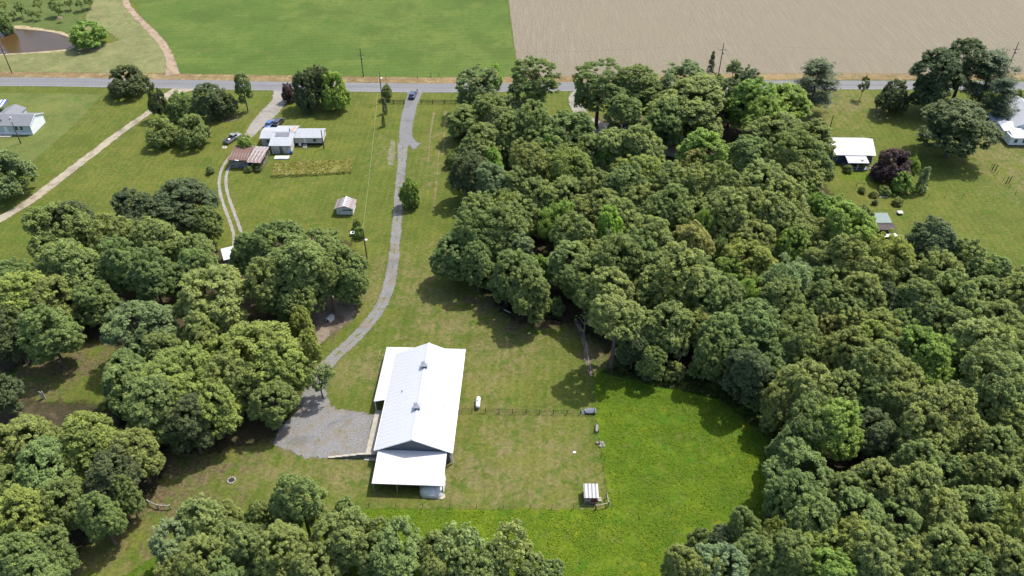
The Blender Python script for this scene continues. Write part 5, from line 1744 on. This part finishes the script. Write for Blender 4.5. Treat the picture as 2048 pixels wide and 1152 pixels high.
pole((24, 146), 10.0, 'tall thin utility pole by the pond at the road verge')
pole((727, 154), 9.6, 'utility pole standing before the bright green field')
pole((765, 205), 9.6, 'pole with white yard lamp at the left board fence', False, 8.0)
pole((1437, 149), 10.5, 'utility pole before the stubble field above the wood')
pole((2010, 151), 11.0, 'leaning utility pole at the upper right before the stubble field')
pole((42, 287), 6.5, 'lone pole in front of the mobile home', False)
pole((648, 297), 5.6, 'pole at the right end of the white T-shaped house', False)
pole((736, 531), 10.0, 'pole with white yard lamp beside the tree group by the gravel drive', False, 7.4)
pole((1657, 266), 5.5, 'thin pole on the lawn above the ranch house', False)


def cable(name, label, pts, sag, r, mat):
    q = []
    for i in range(len(pts) - 1):
        for k in range(13):
            t_ = k / 12
            p = pts[i].lerp(pts[i + 1], t_)
            q.append(p - V(0, 0, sag * 4 * t_ * (1 - t_)))
    o = MB().tube(q, r, 4).build(name, mat)
    return tag(o, label, 'cable')


g1, g2 = G(765, 205), G(736, 531)
cable('service_cable', 'thin pale overhead cable running down the lawn between the two lamp poles', [g1 + V(0, 0, 9.4), g2 + V(0, 0, 9.8)], 1.2, .015, M_wire_sunlit)
rp5 = [G(24, 146) + V(0, 0, 10), G(727, 154) + V(0, 0, 9.6), G(1437, 149) + V(0, 0, 10.5), G(2010, 151) + V(0, 0, 11)]
cable('power_line', 'thin dark power line strung along the road verge poles', rp5, 2.2, .012, M_wire)
cable('drop_cable', 'thin cable from the road pole to the lamp pole at the board fence', [rp5[1], g1 + V(0, 0, 9.5)], .8, .014, M_wire)

M_blk = plain('black_fence_boards', (.028, .025, .023), .9)


def board_fence(label, a, b, n, rails=3, h=1.35, mat=None, name='board_fence', pw=.19, group=None, rh=.17):
    a, b = G(*a), G(*b)
    mat = mat or M_blk
    f = thing(name, label, 'fence', a, math.atan2(b.y - a.y, b.x - a.x), group)
    L_ = (b - a).length
    pm = MB().box(-pw / 2, pw / 2, -pw / 2, pw / 2, -.1, h + .06).mesh('post')
    pm.materials.append(mat)
    st = L_ / n
    rm = MB().box(.0, st - .01, -.02 - pw / 2, -pw / 2, -rh / 2, rh / 2).mesh('board')
    rm.materials.append(mat)
    for i in range(n + 1):
        share('post', pm, f, (i * st, 0, rng.uniform(-.03, .03)), (rng.uniform(-.02, .02), rng.uniform(-.02, .02), 0))
    for i in range(n):
        for k in range(rails):
            share('board', rm, f, (i * st, 0, h * (k + 1) / rails - .1), (0, rng.uniform(-.008, .008), 0))
    return f


board_fence('black board fence left of the paved drive entrance', (766, 207.5), (808, 208), 2)
board_fence('black board fence right of the paved drive entrance', (842, 207.5), (912, 208), 3)
board_fence('black paddock fence between the barn and the wood corner', (917, 824.5), (1188, 829.5), 10, 3, 1.15, name='paddock_fence', pw=.11, rh=.05)


def wire_fence(label, pts, step, h=1.2, mat=None, wires=2):
    P = GP(pts)
    f = thing('wire_fence', label, 'fence', P[0])
    post = MB().tube([(0, 0, -.1), (0, 0, h)], .05, 5).mesh('post')
    post.materials.append(mat or M_creo)
    wb_ = MB()
    for a, b in zip(P, P[1:]):
        n = max(1, round((b - a).length / step))
        for i in range(n):
            q = a.lerp(b, i / n) - P[0]
            share('post', post, f, q, (rng.uniform(-.05, .05), rng.uniform(-.05, .05), 0))
        for k in range(wires):
            z = h * (k + 1) / wires - .06
            wb_.tube([a - P[0] + V(0, 0, z), b - P[0] + V(0, 0, z)], .006, 3)
    share('post', post, f, P[-1] - P[0])
    wb_.build('wires', M_wire, f)
    return f


wire_fence('thin wire fence on the right side of the paddock beside the pasture', [(1189, 829.5), (1196, 868), (1206, 940), (1213, 990)], 2.8)
wire_fence('thin wire fence along the bottom of the paddock below the barn', [(738, 1014), (900, 1016), (1060, 1018), (1190, 1019)], 4.0)
wire_fence('wire fence along the front of the wood above the barn', [(1005, 622), (1060, 628), (1135, 633)], 3.0)
wire_fence('wire fence along the foot of the wood down to the paddock corner', [(1160, 650), (1172, 720), (1184, 775), (1188.5, 826)], 3.0)
wire_fence('low wire fence crossing the right lawn', [(1855, 396), (1890, 395), (1925, 396)], 4.8, 1.3)
wire_fence('fence line at the far right between the two lots', [(1982, 336), (2006, 362), (2030, 390), (2070, 428)], 4.0, 1.3, M_creo)
for x, y, s_ in ((1984, 340, 'first'), (1990, 342, 'second'), (2012, 366, 'third'), (2018, 365, 'fourth')):
    o = MB().tube([(0, 0, -.1), (.12, 0, 1.9)], [.13, .1], 6).build('fence_post', M_creo, None, False, G(x, y))
    tag(o, f'{s_} stout dark gatepost from the huge oak along the far right fence', 'post', 'stout dark gateposts')
for x, y, w_ in ((772, 160, 'left of the paved drive'), (835, 158, 'opposite the paved drive'), (862, 152.5, 'one of two right of the drive mouth'), (878, 152.5, 'furthest right beyond the road')):
    o = MB().tube([(0, 0, -.1), (0, 0, 1.3)], [.09, .07], 6).build('verge_post', M_creo, None, False, G(x, y))
    tag(o, f'short dark post in the straw verge, {w_}', 'post', 'posts in the road verge')

mb_ = thing('mailbox', 'dark mailbox on a post beside the dark blue car', 'mailbox', G(835, 187), R(10))
MB().box(-.06, .06, -.06, .06, -.1, 1.05).build('post', M_post, mb_)
bx = MB()
bx.prism([(-.16, 1.05), (.16, 1.05), (.16, 1.25), (.1, 1.36), (-.1, 1.36), (-.16, 1.25)], -.3, .3)
bx.build('box', M_blk, mb_)
MB().box(.165, .185, .05, .1, 1.2, 1.5).build('flag', M_lampr, mb_)

# wooden corner braces
def brace(label, pts, h=1.3, r=.1):
    P = GP(pts)
    f = thing('timber_brace', label, 'fence', P[0])
    for p in P:
        MB().tube([p - P[0], p - P[0] + V(0, 0, h)], r, 7).build('post', M_post, f)
    for a, b in zip(P, P[1:]):
        MB().tube([a - P[0] + V(0, 0, h * .78), b - P[0] + V(0, 0, h * .78)], r * .8, 7).build('rail', M_post, f)
    return f


brace('weathered timber fence brace at the paddock corner beside the red coop', [(1192, 1019), (1217, 1013), (1213, 996)])
brace('weathered timber fence brace in the grass below the left wood', [(298, 1008), (318, 1017), (342, 1018)], 1.1, .13)
brace('broken pale rail fence along the foot of the wood', [(1172, 702), (1176, 720), (1181, 742)], .8, .06)
o = MB().tube([G(1008, 620) + V(0, 0, .12), G(1021, 627) + V(0, 0, .2)], [.12, .07], 6).build('fallen_branch', plain('bleached_branch', (.45, .42, .37), .9))
tag(o, 'bleached fallen branch at the front of the wood above the barn', 'branch')
o = thing('dead_limb', 'pale bare limb hanging from the front of the wood over the pasture', 'branch', G(1345, 752))
db = MB()
db.tube([(0, 0, .2), (.5, .6, 2.2), (1.6, 1.6, 4.6), (2.6, 2.4, 6.2)], [.03, .06, .09, .11], 6)
db.tube([(.5, .6, 2.2), (.1, .2, 3.2)], [.04, .015], 5)
db.tube([(1.2, 1.2, 3.7), (.4, 1.6, 4.6)], [.05, .015], 5)
db.build('limb', M_palebark, o)

# propane tank
tk = thing('propane_tank', 'white propane tank on the lawn right of the barn', 'propane tank', G(955.5, 818), R(-2))
pr = [(0.01, -1.42)] + [(.45 * math.sin(a_), -1.0 - .42 * math.cos(a_)) for a_ in (.4, .8, 1.2, 1.57)] + [(.45 * math.sin(a_), 1.0 + .42 * math.cos(a_)) for a_ in (1.57, 1.2, .8, .4)] + [(0.01, 1.42)]
tb_ = MB().lathe(pr, n=18).build('tank', M_trim, tk, True)
tb_.rotation_euler = (R(-90), 0, 0)
tb_.location = (0, 1.0, .72)
tb_.scale = (.92, .92, .92)
MB().lathe([(.16, 1.1), (.18, 1.16), (.15, 1.28), (.05, 1.3)], (0, 1.0, 0), 12).build('valve_dome', M_galv, tk)
for y in (.2, 1.8):
    MB().box(-.3, .3, y - .1, y + .1, 0, .4).build('saddle', M_conc, tk)

# fire pit: ring of stones around ash
fp = thing('fire_pit', 'ring of pale stones around a black fire pit on the lawn', 'fire pit', G(463, 961))
for k in range(12):
    a_ = 6.283 * k / 12
    s_ = rng.uniform(.13, .19)
    MB().lathe([(s_ * .8, 0), (s_, s_ * .5), (s_ * .6, s_ * 1.1)], (.62 * math.cos(a_), .62 * math.sin(a_), 0), 6).build('stone', M_conc, fp)
MB().lathe([(.5, .01), (.45, .035), (.05, .05)], n=14).build('ash', M_dark, fp)
# brush ring near the clump
br = thing('brush_ring', 'ring of heaped brown brush with a pale stone border in the yard', 'brush pile', G(459, 237))
for k in range(34):
    a_ = rng.uniform(0, 6.283)
    q_ = rng.uniform(0, 1.4)
    p0 = V(math.cos(a_) * q_, math.sin(a_) * q_, .1)
    p1 = p0 + V(rng.uniform(-1.2, 1.2), rng.uniform(-1, 1), rng.uniform(.2, .8))
    MB().tube([p0, p1], [.06, .03], 4).build('stick', plain('dry_brown_stick', (.20, .14, .10), .95) if k == 0 else bpy.data.materials['dry_brown_stick'], br)
for k in range(22):
    a_ = 6.283 * k / 22
    MB().lathe([(.16, 0), (.18, .1), (.1, .2)], (2.3 * math.cos(a_), 2.0 * math.sin(a_), 0), 6).build('border_stone', M_palebark if k % 2 else M_conc, br)
# leaning pole on its pad near the pickup
fp2 = thing('yard_post', 'short dark post on a round concrete pad beside the silver pickup', 'post', G(449, 295))
MB().lathe([(.75, 0), (.72, .1), (.1, .12)], n=16).build('pad', M_conc, fp2)
MB().tube([(.1, 0, .1), (.1, 0, 1.5)], .06, 6).build('post', M_creo, fp2)
# metal scrap by the paddock corner
sc = thing('stacked_sheets', 'pile of bluish grey metal sheets at the paddock corner', 'metal sheets', G(1179, 827), R(3))
for k, (x, y, rz_) in enumerate(((-.6, .3, .1), (.35, .5, -.1), (-.1, .4, .25), (.5, .2, 0))):
    s_ = MB().box(-.75, .75, -.5, .5, 0, .03).build('sheet', plain('dull_metal_sheet', (.13, .145, .165), .8) if k == 0 else bpy.data.materials['dull_metal_sheet'], sc)
    s_.location = (x, y, .15 + .12 * k)
    s_.rotation_euler = (.15 * (k % 2), .1 * (k % 3 - 1), rz_)
wb2 = thing('wooden_bench', 'small grey bench at the paddock fence beside the pasture', 'bench', G(1194, 859), R(80))
MB().box(-.8, .8, -.2, .2, .4, .46).build('seat', plain('bleached_bench_boards', (.22, .205, .185), .9), wb2)
MB().box(-.8, .8, .2, .25, .5, .85).build('backrest', bpy.data.materials['bleached_bench_boards'], wb2)
for x in (-.7, .7):
    MB().box(x - .05, x + .05, -.2, .2, 0, .4).build('leg', M_post, wb2)
rk = thing('stone_pile', 'heap of pale field stones beside the pasture fence', 'stone pile', G(1203, 888))
for k in range(14):
    s_ = rng.uniform(.15, .32)
    MB().lathe([(s_ * .8, 0), (s_, s_ * .4), (s_ * .5, s_ * .8)], (rng.gauss(0, .35), rng.gauss(0, .35), rng.uniform(0, .2)), 6).build('stone', M_palebark, rk)
st_ = thing('standing_boards', 'grey white boards stood on end in the brown clearing', 'boards', G(88, 797), R(5))
for k in range(3):
    MB().box(-.35 + k * .24, -.14 + k * .24, -.04, .04, 0, 1.9 - .3 * (k % 2)).build('board', plain('whitewashed_board', (.52, .49, .45), .9) if k == 0 else bpy.data.materials['whitewashed_board'], st_)
sp = thing('satellite_hoop', 'pale hose hoop lying on the lawn beside the barn porch', 'hose', G(766, 705))
hp = [(.75 * math.cos(a_ * .35), .9 * math.sin(a_ * .35), .04) for a_ in range(19)]
MB().tube(hp, .025, 5).build('loop', plain('tan_hose', (.45, .38, .28), .6), sp)
tl = MB().box(-.25, .25, -.2, .2, 0, .1).build('feed_pan', M_trim, None, False, G(1149, 905))
tag(tl, 'small white feed pan lying on the paddock grass', 'pan')
